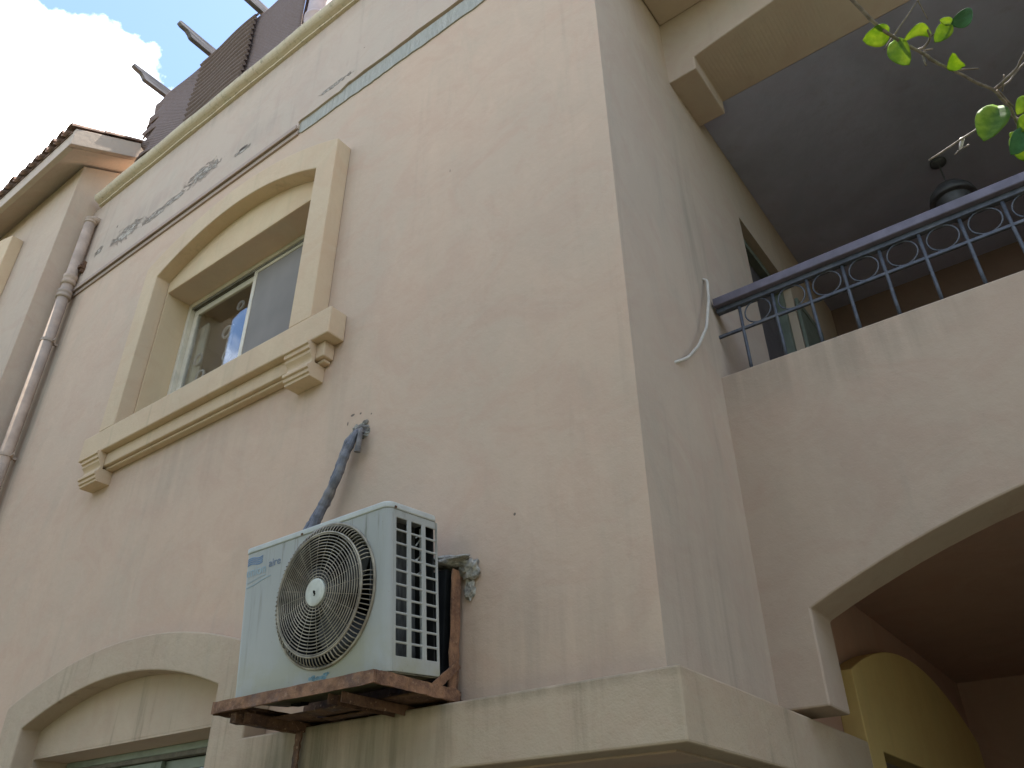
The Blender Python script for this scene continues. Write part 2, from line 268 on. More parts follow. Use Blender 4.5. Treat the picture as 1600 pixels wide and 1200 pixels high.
# ================================================================ mesh helpers
class MB:
    def __init__(s): s.v = []; s.f = []; s.mi = []; s.cur = 0
    def box(s, x0, x1, y0, y1, z0, z1):
        b = len(s.v); s.v += [(x0, y0, z0), (x1, y0, z0), (x1, y1, z0), (x0, y1, z0), (x0, y0, z1), (x1, y0, z1), (x1, y1, z1), (x0, y1, z1)]
        for q in ((0, 3, 2, 1), (4, 5, 6, 7), (0, 1, 5, 4), (1, 2, 6, 5), (2, 3, 7, 6), (3, 0, 4, 7)): s.f.append(tuple(b + i for i in q)); s.mi.append(s.cur)
        return s
    def prism(s, pts, ax, a, c):          # pts 2D in the two other axes; extruded along ax
        n = len(pts); b = len(s.v)
        def P(p, t): return {0: (t, p[0], p[1]), 1: (p[0], t, p[1]), 2: (p[0], p[1], t)}[ax]
        s.v += [P(p, a) for p in pts] + [P(p, c) for p in pts]
        s.f.append(tuple(b + i for i in range(n))); s.f.append(tuple(b + n + i for i in range(n - 1, -1, -1))); s.mi += [s.cur] * 2
        for i in range(n):
            j = (i + 1) % n; s.f.append((b + i, b + n + i, b + n + j, b + j)); s.mi.append(s.cur)
        return s
    def strip(s, A, Bq, ax, a, c, closed=False):      # band between two matched polylines, given thickness
        n = len(A); b = len(s.v)
        def P(p, t): return {0: (t, p[0], p[1]), 1: (p[0], t, p[1]), 2: (p[0], p[1], t)}[ax]
        s.v += [P(p, a) for p in A] + [P(p, a) for p in Bq] + [P(p, c) for p in A] + [P(p, c) for p in Bq]
        rng = range(n if closed else n - 1)
        for i in rng:
            j = (i + 1) % n
            s.f += [(b + i, b + j, b + n + j, b + n + i), (b + 2 * n + i, b + 3 * n + i, b + 3 * n + j, b + 2 * n + j),
                    (b + i, b + 2 * n + i, b + 2 * n + j, b + j), (b + n + i, b + n + j, b + 3 * n + j, b + 3 * n + i)]; s.mi += [s.cur] * 4
        if not closed:
            s.f += [(b, b + n, b + 3 * n, b + 2 * n), (b + n - 1, b + 3 * n - 1, b + 4 * n - 1, b + 2 * n - 1)]; s.mi += [s.cur] * 2
        return s
    def tube(s, path, r, seg=8, cap=True, closed=False):
        path = [Vector(p) for p in path]; n = len(path); rs = r if isinstance(r, (list, tuple)) else [r] * n
        b = len(s.v); up = Vector((0.13, .27, .95)).normalized()
        for i, p in enumerate(path):
            if closed: t = (path[(i + 1) % n] - path[i - 1])
            else: t = (path[min(i + 1, n - 1)] - path[max(i - 1, 0)])
            t.normalize(); a = t.cross(up)
            if a.length < 1e-3: a = t.cross(Vector((1, 0, 0)))
            a.normalize(); c = t.cross(a); up = -c if not closed else up
            if not closed: up = (a.cross(t)).normalized()
            for k in range(seg):
                g = 2 * math.pi * k / seg; s.v.append(tuple(p + (a * math.cos(g) + c * math.sin(g)) * rs[i]))
        for i in range(n if closed else n - 1):
            j = (i + 1) % n
            for k in range(seg):
                k2 = (k + 1) % seg; s.f.append((b + i * seg + k, b + i * seg + k2, b + j * seg + k2, b + j * seg + k)); s.mi.append(s.cur)
        if cap and not closed:
            s.f.append(tuple(b + k for k in range(seg - 1, -1, -1))); s.f.append(tuple(b + (n - 1) * seg + k for k in range(seg))); s.mi += [s.cur] * 2
        return s
    def quad(s, *p):
        b = len(s.v); s.v += list(p); s.f.append(tuple(range(b, b + len(p)))); s.mi.append(s.cur); return s
    def mesh(s, name, mats, smooth=False):
        me = bpy.data.meshes.new(name); me.from_pydata([tuple(v) for v in s.v], [], s.f)
        for q in (mats if isinstance(mats, (list, tuple)) else [mats]): me.materials.append(q)
        me.polygons.foreach_set('material_index', s.mi)
        bm = bmesh.new(); bm.from_mesh(me); bmesh.ops.recalc_face_normals(bm, faces=bm.faces); bm.to_mesh(me); bm.free()
        if smooth: me.polygons.foreach_set('use_smooth', [True] * len(me.polygons))
        me.update(); return me
    def build(s, name, mats, parent=None, bevel=0, smooth=False, seg=2, label=None):
        o = bpy.data.objects.new(name, s.mesh(name, mats, smooth)); COL.objects.link(o)
        if parent is not None:
            o.parent = parent
            if parent in INV: o.matrix_parent_inverse = INV[parent]
        if bevel:
            bv = o.modifiers.new('bevel', 'BEVEL'); bv.width = bevel; bv.segments = seg; bv.limit_method = 'ANGLE'; bv.angle_limit = R(40); bv.harden_normals = False
        if label: o['label'] = label
        return o
INV = {}
def thing(name, label, cat, group=None, loc=(0, 0, 0), rot=(0, 0, 0), world=True):
    o = bpy.data.objects.new(name, None); o.empty_display_size = .1; COL.objects.link(o); o.location = loc; o.rotation_euler = rot
    o['label'] = label; o['category'] = cat
    if group: o['group'] = group
    if world: INV[o] = Matrix.Translation(Vector(loc)).inverted()      # parts of this thing are modelled in world coordinates
    return o
def dup(o, parent, loc=(0, 0, 0), rot=None):
    c = o.copy(); COL.objects.link(c); c.parent = parent; c.location = loc
    if rot is not None: c.rotation_euler = rot
    return c
def wallgrid(xs, zs, holes, y0, y1, ax=1):      # wall slab with rectangular openings; holes = list of (x0,x1,z0,z1)
    b = MB(); nx, nz = len(xs), len(zs)
    def solid(i, k):
        if i < 0 or k < 0 or i >= nx - 1 or k >= nz - 1: return False
        cx, cz = (xs[i] + xs[i + 1]) / 2, (zs[k] + zs[k + 1]) / 2
        return not any(h[0] < cx < h[1] and h[2] < cz < h[3] for h in holes)
    def P(x, y, z): return (x, y, z) if ax == 1 else (y, x, z)
    for i in range(nx - 1):
        for k in range(nz - 1):
            if not solid(i, k): continue
            x0, x1, z0, z1 = xs[i], xs[i + 1], zs[k], zs[k + 1]
            b.quad(P(x0, y0, z0), P(x1, y0, z0), P(x1, y0, z1), P(x0, y0, z1)); b.quad(P(x0, y1, z0), P(x0, y1, z1), P(x1, y1, z1), P(x1, y1, z0))
            if not solid(i - 1, k): b.quad(P(x0, y0, z0), P(x0, y0, z1), P(x0, y1, z1), P(x0, y1, z0))
            if not solid(i + 1, k): b.quad(P(x1, y0, z0), P(x1, y1, z0), P(x1, y1, z1), P(x1, y0, z1))
            if not solid(i, k - 1): b.quad(P(x0, y0, z0), P(x0, y1, z0), P(x1, y1, z0), P(x1, y0, z0))
            if not solid(i, k + 1): b.quad(P(x0, y0, z1), P(x1, y0, z1), P(x1, y1, z1), P(x0, y1, z1))
    return b
def weld(o):
    bm = bmesh.new(); bm.from_mesh(o.data); bmesh.ops.remove_doubles(bm, verts=bm.verts, dist=1e-5); bmesh.ops.recalc_face_normals(bm, faces=bm.faces); bm.to_mesh(o.data); bm.free(); return o
def para(x0, x1, zs_, zc, n=24):                # segmental arch points from x0 to x1
    xc, h = (x0 + x1) / 2, (x1 - x0) / 2
    return [(x0 + (x1 - x0) * i / n, zc - (zc - zs_) * ((x0 + (x1 - x0) * i / n - xc) / h) ** 2) for i in range(n + 1)]

# ================================================================ THE GROUND
b = MB(); b.quad((-400, -400, 0), (400, -400, 0), (400, 400, 0), (-400, 400, 0)); g = b.build('ground', M['ground']); g['kind'] = 'structure'
b = MB(); b.box(-12, 6, .6, 2.25, -.05, .06); g = b.build('pavement', M['pave']); g['kind'] = 'structure'

# ================================================================ THE VILLA
XL, XC, YF, YP = -7.2, -1.18, 2.4, 3.35
villa = thing('villa', 'pink beige plastered villa with cream arched window surround and recessed balcony', 'house', loc=(-4.0, 2.4, 0))
UW = (-5.15, -3.31, 4.35, 5.64)      # upper window opening
LW = (-5.20, -3.38, 0.95, 2.28)      # lower window opening
xs = [XL, LW[0], UW[0], LW[1], UW[1], XC]; zs = [0, LW[2], LW[3], UW[2], UW[3], 7.6]
xs = sorted(xs + [-2.95]); zs = sorted(zs + [1.96])
o = weld(wallgrid(xs, zs, [UW, LW, (-2.95, XC, 0, 1.96)], YF, YF + .25).build('facade_wall', [M['wall'], M['side']], villa))
for p in o.data.polygons:
    if p.center.x > XC - .001: p.material_index = 1
# upper band of plaster, 25 mm proud, broken away on the right over bare cement
pts = [(XL, 7.72), (XL, 6.57), (-3.77, 6.57)]
x = -3.77; pts += [(-3.765, 6.60), (-3.775, 6.635), (-3.76, 6.65)]
while x < XC - .1:
    x += random.uniform(.05, .14); tz = 6.665 + .012 * math.sin(x * 2.1) + random.uniform(-.008, .008) + (.02 if x > -3.3 else 0)
    pts.append((x, tz))
pts += [(XC, 6.69), (XC, 7.72)]
pts = [(max(min(p[0], XC), XL), p[1]) for p in pts]
b = MB().prism(pts, 1, YF - .026, YF + .0); b.build('parapet_plaster', M['upper'], villa)
pts = [(-3.765, 6.67), (-3.77, 6.535)]; x = -3.77
while x < XC - .1:
    x += random.uniform(.03, .09); pts.append((x, 6.512 + random.uniform(-.009, .007)))
pts += [(XC, 6.51), (XC, 6.68)]
b = MB().prism([(min(p[0], XC), p[1]) for p in pts], 1, YF - .010, YF); b.build('cement_band', M['cement'], villa, label='bare grey cement band where the string course broke off')
# string course: two small steps under the proud plaster
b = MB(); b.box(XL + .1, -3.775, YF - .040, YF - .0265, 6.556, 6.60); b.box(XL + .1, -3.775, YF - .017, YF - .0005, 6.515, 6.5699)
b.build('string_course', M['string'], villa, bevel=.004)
# parapet behind and rounded cream coping
b = MB().box(XL, XC, YF + .004, YF + .25, 7.601, 7.74); b.build('parapet_wall', M['wall'], villa)
prof = [(YF + .26, 7.72), (YF - .03, 7.72), (YF - .055, 7.722), (YF - .055, 7.742), (YF - .072, 7.748)]
for k in range(11):
    a = R(-80 + 16 * k); prof.append((YF - .062 - .062 * math.cos(a), 7.812 + .064 * math.sin(a)))
prof += [(YF + .26, 7.88)]
N = 130; x0, x1 = -7.08, XC + .07
b = MB(); n = len(prof)
for i in range(N + 1):
    x = x0 + (x1 - x0) * i / N; j = .0025 * math.sin(x * 7) + random.uniform(-.0015, .0015)
    for (y, z) in prof: b.v.append((x, y + j, z + j * .6))
for i in range(N):
    for k in range(n):
        k2 = (k + 1) % n; b.f.append((i * n + k, i * n + k2, (i + 1) * n + k2, (i + 1) * n + k)); b.mi.append(0)
b.f += [tuple(range(n)), tuple(N * n + k for k in range(n - 1, -1, -1))]; b.mi += [0, 0]
o = b.build('cornice', M['cornice'], villa)
# flat roof, back and left walls of the house body
b = MB(); b.box(XL, XC - .251, YF + .251, 9, 7.2, 7.4); b.build('roof_slab', M['wall'], villa)
b = MB(); b.box(XL, XL + .2, YF + .251, 9, 0, 7.199); b.build('left_wall', M['wall'], villa)
b = MB(); b.box(XL, 2.6, 9.001, 9.2, 0, 7.9); b.build('back_wall', M['wall'], villa)
# side wall, facing +x, with the loggia door and the lower arched opening
LT_ = 2.185
DOOR = (4.27, 5.25, 3.12, 5.58); SO = (4.38, 6.82, .4, 2.16)
o = weld(wallgrid([YF + .25, 4.1, DOOR[0], SO[0], DOOR[1], SO[1], 9], [0, SO[2], 1.96, SO[3], DOOR[2], DOOR[3], 7.74], [DOOR, SO, (YF + .2, 4.1, 0, 1.96)], XC - .25, XC, ax=0).build('side_wall', M['side'], villa))
MB().prism([(-2.949, YF + .0005), (XC + .0005, YF + .0005), (XC + .0005, 4.099), (-2.949, 4.099)], 2, 1.963, 1.99).build('recess_soffit', M['ledge'], villa)
MB().box(-2.949, XC - .001, 4.10, 4.2, 0, 1.96).build('recess_wall', M['inner'], villa)
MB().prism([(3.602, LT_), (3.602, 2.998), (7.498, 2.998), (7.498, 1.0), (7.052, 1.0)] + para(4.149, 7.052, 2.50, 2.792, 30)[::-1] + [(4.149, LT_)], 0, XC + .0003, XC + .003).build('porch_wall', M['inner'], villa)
# ledge that wraps the corner at first floor height
LT, LB = 2.18, 1.965
b = MB()
n1 = 60; top = []
def ledge(x_a, x_b):
    pass
P1 = [(-3.17, 2.28), (XC + .10, 2.28), (XC + .10, 9.0)]
b.prism([(-3.17, 2.28), (XC + .10, 2.28), (XC + .10, 4.15), (XC + .0006, 4.15), (XC + .0006, 2.3994), (-3.17, 2.3994)], 2, LB, LT)
b.build('ledge', M['ledge'], villa, bevel=.008)

def win_surround(parent, cx, hw_i, hw_o, z0, zi, zci, zo, zco, yf, yw, mat):
    A = [(cx - hw_i, z0)] + para(cx - hw_i, cx + hw_i, zi, zci) + [(cx + hw_i, z0)]
    Bq = [(cx - hw_o, z0)] + para(cx - hw_o, cx + hw_o, zo, zco) + [(cx + hw_o, z0)]
    return MB().strip(A, Bq, 1, yf, yw).build('window_surround', mat, parent, bevel=.007)

# ---- upper window
win_surround(villa, -4.235, .925, 1.115, 4.41, 5.75, 5.985, 5.915, 6.175, 2.28, 2.3995, M['cream'])
# tympanum lining and reveals (cream stucco, 10 mm)
A = [(-5.15, 5.655)] + para(-5.155, -3.315, 5.75, 5.985)[0:] + [(-3.32, 5.655)]
MB().prism(A, 1, 2.392, 2.4).build('lintel_lining', M['soffit'], villa)
def lining(x0, x1, z0, z1, y0, y1, parent, sill=True):
    b = MB(); b.box(x0, x0 + .012, y0, y1, z0, z1 - .012); b.box(x1 - .012, x1, y0, y1, z0, z1 - .012); b.box(x0, x1, y0, y1, z1 - .0119, z1)
    b.box(x0 + .0121, x1 - .0121, y0, y1, z0, z0 + .02)
    return b.build('reveal_lining', M['soffit'], parent)
lining(UW[0], UW[1], UW[2], 5.655, 2.393, 2.645, villa)
b = MB(); b.box(-5.53, -2.94, 2.277, 2.3995, 4.225, 4.409); b.build('sill', M['cream'], villa, bevel=.009)
b = MB(); b.box(-5.46, -3.01, 2.325, 2.3995, 4.125, 4.2245); b.box(-5.44, -3.03, 2.35, 2.3995, 4.105, 4.1248); b.build('sill_moulding', M['cream'], villa, bevel=.008)
def corbel(x0, x1, parent):
    pr = [(2.3245, 4.2244), (2.255, 4.2244), (2.255, 4.20), (2.268, 4.196), (2.268, 4.172), (2.282, 4.168), (2.282, 4.152)]
    for k in range(9):
        a = R(90 * k / 8); pr.append((2.282 + .022 * math.sin(a * 2), 4.150 - .075 * k / 8))
    pr += [(2.275, 4.070), (2.275, 4.052), (2.288, 4.048), (2.288, 4.026), (2.30, 4.022), (2.30, 4.005), (2.40, 4.005), (2.40, 4.104), (2.3245, 4.104)]
    return MB().prism(pr, 0, x0, x1).build('corbel', M['cream'], parent, bevel=.003, seg=1)
corbel(-3.285, -3.075, villa); corbel(-5.44, -5.225, villa)

def window(parent, x0, x1, z0, z1, y, split, screen=True, nm='window'):
    w_ = MB()
    t = .035
    w_.box(x0, x0 + t, y - .01, y + .07, z0, z1); w_.box(x1 - t, x1, y - .01, y + .07, z0, z1); w_.box(x0 + t, x1 - t, y - .01, y + .07, z1 - t, z1); w_.box(x0 + t, x1 - t, y - .01, y + .07, z0, z0 + t)
    fr = w_.build(nm, M['alu'], parent, bevel=.003)
    # head tracks
    tr = MB()
    for k in range(3): tr.box(x0 + t, x1 - t, y + .002 + k * .018, y + .008 + k * .018, z1 - t - .022, z1 - t - .0002)
    tr.build('track', M['track'], fr)
    def sash(a, c, yy, gm, pane):
        s_ = MB(); k = .052
        s_.box(a, a + k, yy, yy + .024, z0 + t, z1 - t - .024); s_.box(c - k, c, yy, yy + .024, z0 + t, z1 - t - .024)
        s_.box(a + k, c - k, yy, yy + .024, z1 - t - .024 - k, z1 - t - .024); s_.box(a + k, c - k, yy, yy + .024, z0 + t, z0 + t + k)
        s_.build('sash', M['alu'], fr, bevel=.003)
        MB().box(a + k - .004, c - k + .004, yy + .010, yy + .014, z0 + t + k - .004, z1 - t - .024 - k + .004).build(pane, gm, fr)
    sash(x0 + t + .001, split + .028, y + .030, M['glass'], 'pane')
    sash(split - .028, x1 - t - .001, y + .056, M['glass'], 'pane')
    if screen:
        s_ = MB(); k = .026; a, c, yy = split - .03, x1 - t - .001, y + .004
        s_.box(a, a + k + .012, yy, yy + .016, z0 + t, z1 - t - .024); s_.box(c - k, c, yy, yy + .016, z0 + t, z1 - t - .024); s_.box(a + k + .012, c - k, yy, yy + .016, z1 - t - .024 - k, z1 - t - .024); s_.box(a + k + .012, c - k, yy, yy + .016, z0 + t, z0 + t + k)
        s_.build('screen_frame', M['alu'], fr, bevel=.002)
        MB().box(a + k + .01, c - k + .002, yy + .006, yy + .008, z0 + t + k, z1 - t - .024 - k + .002).build('fly_screen', M['gauze'], fr)
    return fr
wu = window(villa, UW[0] + .0125, UW[1] - .0125, 4.371, 5.642, 2.60, -4.29)
# room behind, curtains with lace rings
b = MB(); b.box(-5.6, -2.9, 2.66, 2.67, 3.9, 4.349); 
def room(x0, x1, z0, z1, y0, y1, nm='room'):
    b = MB()
    b.quad((x0, y1, z0), (x1, y1, z0), (x1, y1, z1), (x0, y1, z1)); b.quad((x0, y0, z0), (x0, y1, z0), (x0, y1, z1), (x0, y0, z1)); b.quad((x1, y0, z0), (x1, y1, z0), (x1, y1, z1), (x1, y0, z1))
    b.quad((x0, y0, z0), (x1, y0, z0), (x1, y1, z0), (x0, y1, z0)); b.quad((x0, y0, z1), (x1, y0, z1), (x1, y1, z1), (x0, y1, z1))
    return b.build(nm, M['doorp'], villa)
room(-5.9, -2.6, 3.3, 5.9, 2.655, 5.0)
def curtain(x0, x1, z0, z1, y, nm, mat, amp=.02, folds=5, lean=0):
    n = folds * 10; vf = []; b = MB()
    for i in range(n + 1):
        x = x0 + (x1 - x0) * i / n; yy = y + amp * math.sin(2 * math.pi * folds * i / n)
        b.v += [(x, yy, z0), (x + lean, yy * 1.0, z1)]
    for i in range(n): b.f.append((2 * i, 2 * i + 2, 2 * i + 3, 2 * i + 1)); b.mi.append(0)
    o = b.build(nm, mat, wu, smooth=True); so_ = o.modifiers.new('t', 'SOLIDIFY'); so_.thickness = .003; return o
curtain(-5.13, -4.97, 4.42, 5.45, 2.71, 'curtain', M['curt'])
curtain(-4.70, -4.64, 4.42, 5.30, 2.72, 'curtain', M['lace'], .01, 2)
for (cx, cz, r_) in ((-4.98, 5.10, .045), (-4.90, 4.92, .045), (-4.78, 4.74, .055), (-4.66, 4.78, .05), (-4.66, 5.22, .05), (-4.55, 5.42, .035), (-5.0, 4.72, .045), (-4.98, 4.60, .04), (-4.60, 4.98, .04)):
    b = MB(); b.tube([(cx + r_ * math.cos(a * math.pi / 9), 2.685, cz + r_ * math.sin(a * math.pi / 9)) for a in range(18)], .011, 6, closed=True)
    b.build('lace_ring', M['lace'], wu, smooth=True)
# ---- lower window with cream surround joined to the ledge
win_surround(villa, -4.29, .91, 1.155, .9, 2.43, 2.60, 2.57, 2.78, 2.281, 2.3995, M['ledge'])
A = [(-5.20, 2.292)] + para(-5.20, -3.38, 2.43, 2.60) + [(-3.38, 2.292)]
MB().prism(A, 1, 2.392, 2.4).build('lintel_lining', M['ledge'], villa)
b = MB(); b.box(LW[0], LW[0] + .012, 2.393, 2.645, LW[2], LW[3]); b.box(LW[1] - .012, LW[1], 2.393, 2.645, LW[2], LW[3]); b.box(LW[0], LW[1], 2.393, 2.645, LW[3] + .0001, LW[3] + .0115); b.build('reveal_lining', M['ledge'], villa)
M['alu_g'] = simple('green grey aluminium', (.25, .29, .22), .5, .4, var=.15, scale=8, bump=.03)
_a = M['alu']; M['alu'] = M['alu_g']; wl = window(villa, LW[0] + .0125, LW[1] - .0125, .97, 2.2795, 2.60, -4.30, screen=False); M['alu'] = _a
room(-5.9, -2.6, .3, 2.9, 2.656, 5.0)

# ---- right-hand wing: loggia front with arch below, parapet, upper arched lintel
XR = 2.6
ar = para(-.98, 2.38, 2.58, 2.97, 32)
pts = [(XC - .02, 3.78), (XC - .02, 2.205), (-.98, 2.205)] + ar + [(2.38, 2.205), (XR, 2.205), (XR, 3.78)]
MB().prism(pts, 1, YP, YP + .25).build('balcony_front', M['front2'], villa, bevel=.008)
au = para(-.99, 2.38, 6.175, 6.34, 140)
def lint(arch): return [(XC - .02, 7.72), (XC - .02, 6.06), (-.99, 6.06)] + arch + [(2.38, 6.06), (XR, 6.06), (XR, 7.72)]
fa, ba = lint(au), lint([(p[0], 6.178) for p in au]); lb = MB(); nn = len(fa)
lb.v = [(p[0], YP, p[1]) for p in fa] + [(p[0], YP + .45, p[1]) for p in ba]
lb.f = [tuple(range(nn)), tuple(range(2 * nn - 1, nn - 1, -1))] + [(i, nn + i, nn + (i + 1) % nn, (i + 1) % nn) for i in range(nn)]; lb.mi = [0] * len(lb.f)
lb.build('upper_lintel_wall', M['side'], villa, bevel=.008)
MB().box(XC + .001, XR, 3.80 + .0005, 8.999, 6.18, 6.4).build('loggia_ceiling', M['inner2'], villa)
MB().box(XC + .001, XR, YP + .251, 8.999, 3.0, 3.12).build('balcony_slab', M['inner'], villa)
MB().box(XC + .001, XR, YP + .451, 8.999, 7.2, 7.35).build('wing_roof', M['wall'], villa)
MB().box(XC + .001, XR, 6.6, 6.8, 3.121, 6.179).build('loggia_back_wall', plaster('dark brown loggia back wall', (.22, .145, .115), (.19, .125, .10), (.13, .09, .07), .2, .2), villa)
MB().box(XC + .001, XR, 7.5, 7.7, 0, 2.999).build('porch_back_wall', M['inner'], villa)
MB().box(XR + .001, XR + .2, YP, 9.0, 0, 7.72).build('wing_end_wall', M['side'], villa)
MB().box(XC + .101, .25, YP + .2505, 7.4, 2.86, 2.999).build('porch_beam', M['inner'], villa) if False else None
MB().box(.02, .22, YP + .2505, 7.499, 2.93, 2.9995).build('porch_beam', M['inner'], villa)
# canopy slab over the re-entrant corner
MB().box(XC + .004, XR, 2.62, YP - .001, 6.66, 6.80).build('canopy_slab', M['side'], villa, bevel=.01)
# door in the side wall inside the loggia
b = MB(); b.box(XC - .20, XC - .06, DOOR[0], DOOR[0] + .06, DOOR[2], DOOR[3]); b.box(XC - .20, XC - .06, DOOR[1] - .06, DOOR[1], DOOR[2], DOOR[3]); b.box(XC - .20, XC - .06, DOOR[0] + .06, DOOR[1] - .06, DOOR[3] - .06, DOOR[3])
dr = b.build('door', M['doorf'], villa, bevel=.004)
b = MB(); b.box(XC - .17, XC - .12, DOOR[0] + .061, DOOR[1] - .061, DOOR[2], DOOR[3] - .061); b.build('door_leaf', M['doorp'], dr)
# open shutter leaf hinged at the door, standing out into the loggia
b = MB(); b.box(XC + .005, XC + .030, DOOR[1] + .01, DOOR[1] + .06, DOOR[2] + .02, DOOR[3] - .1); b.box(XC + .005, XC + .030, DOOR[1] + .55, DOOR[1] + .60, DOOR[2] + .02, DOOR[3] - .1); b.box(XC + .005, XC + .03, DOOR[1] + .06, DOOR[1] + .55, DOOR[3] - .16, DOOR[3] - .1); b.box(XC + .01, XC + .025, DOOR[1] + .061, DOOR[1] + .549, DOOR[2] + .02, DOOR[3] - .161)
b.build('shutter', M['doorf'], dr, bevel=.003)
# arched cream surround on the side wall of the porch
Lp = para(4.15, 7.05, 2.50, 2.79, 30)
pts = [(4.151, LB)] + Lp + [(7.05, 1.0), (6.82, 1.0), (6.82, SO[3]), (4.38, SO[3]), (4.38, LB)]
MB().prism(pts, 0, XC + .0005, XC + .10).build('porch_surround', M['porchcream'], villa, bevel=.006)
room2 = MB(); room2.box(XC - 2.0, XC - 1.99, 3.9, 7.2, .3, 2.6); room2.build('inner_room_wall', M['inner'], villa)

# ================================================================ BALCONY RAILING
rail = thing('balcony_railing', 'blue grey iron railing with a row of rings and flat handrail along the balcony parapet', 'railing', loc=(-1.1, 3.42, 3.78))
RY = 3.43
b = MB(); b.box(XC + .012, XR - .01, RY - .045, RY + .045, 4.240, 4.292); b.build('handrail', M['handrail'], rail, bevel=.006)
b = MB(); b.box(XC + .014, XR - .02, RY - .016, RY + .016, 4.210, 4.2395); b.build('top_bar', M['iron'], rail, bevel=.003)
b = MB(); b.box(XC - .03, XR - .02, RY - .008, RY + .008, 4.060, 4.076); b.build('lower_bar', M['iron'], rail, bevel=.002)
bm_ = MB(); 
pts_ = [(0, 0, 3.7795 - 3.78), (0.001, 0, .14), (-.001, .001, .28), (0, 0, .4325)]
bm_.tube(pts_, .0085, 8); bal = bm_.mesh('baluster', M['iron'], True)
rg = MB(); rg.tube([(0, .068 * math.cos(2 * math.pi * k / 28), .068 * math.sin(2 * math.pi * k / 28)) if False else (.068 * math.cos(2 * math.pi * k / 28), 0, .068 * math.sin(2 * math.pi * k / 28)) for k in range(28)], .0042, 6, closed=True); rgm = rg.mesh('ring', M['iron'], True)
k = 0; x = -1.045
while x < XR - .1:
    for nm, me, xx, zz in (('baluster', bal, x, 3.7805), ('ring', rgm, x + .09, 4.144)):
        o = bpy.data.objects.new(nm, me); COL.objects.link(o); o.parent = rail; o.matrix_parent_inverse = INV[rail]
        o.location = (xx, RY, zz)
        if nm == 'baluster': o.rotation_euler = (0, random.uniform(-.006, .006), random.uniform(0, 3))
    x += .179

# lantern hanging from the loggia ceiling
ln = thing('hanging_lantern', 'dark round lantern hanging from the loggia ceiling behind the handrail', 'lamp', loc=(.05, 5.0, 6.18))
def lathe(b, prof, cx, cy, cz, seg=24):
    base = len(b.v); n = len(prof)
    for (r_, z) in prof:
        for k in range(seg): b.v.append((cx + r_ * math.cos(2 * math.pi * k / seg), cy + r_ * math.sin(2 * math.pi * k / seg), cz + z))
    for i in range(n - 1):
        for k in range(seg): b.f.append((base + i * seg + k, base + i * seg + (k + 1) % seg, base + (i + 1) * seg + (k + 1) % seg, base + (i + 1) * seg + k)); b.mi.append(b.cur)
    return b
lx, ly = .057, 5.27
lathe(MB(), [(.001, 0), (.055, 0), (.055, -.02), (.03, -.04), (.001, -.045)], lx, ly, 6.178).build('ceiling_rose', M['lamp'], ln, smooth=True)
MB().tube([(lx, ly, 6.14), (lx, ly, 5.93)], .006, 6).build('chain', M['lamp'], ln)
lathe(MB(), [(.001, .02), (.05, .01), (.10, -.03), (.145, -.09), (.16, -.15), (.15, -.152), (.001, -.15)], lx, ly, 5.93).build('lamp_shade', M['lamp'], ln, smooth=True)
lathe(MB(), [(.12, -.152), (.10, -.25), (.05, -.32), (.001, -.33)], lx, ly, 5.93).build('lamp_globe', M['lamp'], ln, smooth=True)

# ================================================================ AIR CONDITIONER
W_, D_, H_ = .83, .275, .605
ac = thing('air_conditioner', 'grimy white outdoor air conditioner unit tilting forward on a rusty platform', 'air conditioner', loc=(-2.845, 1.995, 2.245), rot=(R(5.0), 0, 0), world=False)
fc, RF = (.505, .318), .262
# front panel with a round hole
NS = 96; rc = .03; HB = H_ - .026
rect = []; circ = []
for k in range(NS):
    a = 2 * math.pi * k / NS; c_, s_ = math.cos(a), math.sin(a)
    tx = ((W_ - rc - fc[0]) if c_ > 0 else (fc[0] - rc)) / abs(c_) if abs(c_) > 1e-6 else 1e9
    tz = ((HB - fc[1]) if s_ > 0 else fc[1]) / abs(s_) if abs(s_) > 1e-6 else 1e9
    t = min(tx, tz); rect.append((fc[0] + t * c_, fc[1] + t * s_)); circ.append((fc[0] + (RF - .004) * c_, fc[1] + (RF - .004) * s_))
for (qx, qz) in ((rc, 0), (W_ - rc, 0), (W_ - rc, HB), (rc, HB)):       # snap nearest samples to the corners
    i = min(range(NS), key=lambda i: (rect[i][0] - qx) ** 2 + (rect[i][1] - qz) ** 2); rect[i] = (qx, qz)
b = MB().strip(circ, rect, 1, 0, .0015, closed=True)
for (cx, sg) in ((W_ - rc, 1), (rc, -1)):      # rounded vertical corners
    A = [(cx + sg * rc * math.sin(R(15 * k)), rc - rc * math.cos(R(15 * k))) for k in range(7)]; A2 = [(cx + sg * (rc - .0015) * math.sin(R(15 * k)), rc - (rc - .0015) * math.cos(R(15 * k))) for k in range(7)]
    b.strip(A, A2, 2, 0, HB)
b.box(0, .0015, rc, D_, 0, HB)
b.build('front_panel', M['ac'], ac)
# side panel with 3 x 10 openings
ys = [rc]; cw = (D_ - rc - .03) / 3
ys_h = []; zs_h = []
y_a = rc + .004
for k in range(3): ys_h.append((y_a + k * .080 + .012, y_a + k * .080 + .068))
zt = HB - .03
for k in range(10): zs_h.append((zt - .042 - k * .0505, zt - k * .0505))
Yc = sorted([rc, D_] + [q for h in ys_h for q in h]); Zc = sorted([0, HB] + [q for h in zs_h for q in h])
holes = [(a[0], a[1], c[0], c[1]) for a in ys_h for c in zs_h]
sp = weld(wallgrid(Yc, Zc, holes, W_ - .006, W_, ax=0).build('side_grille', M['ac'], ac, bevel=.0022, seg=1))
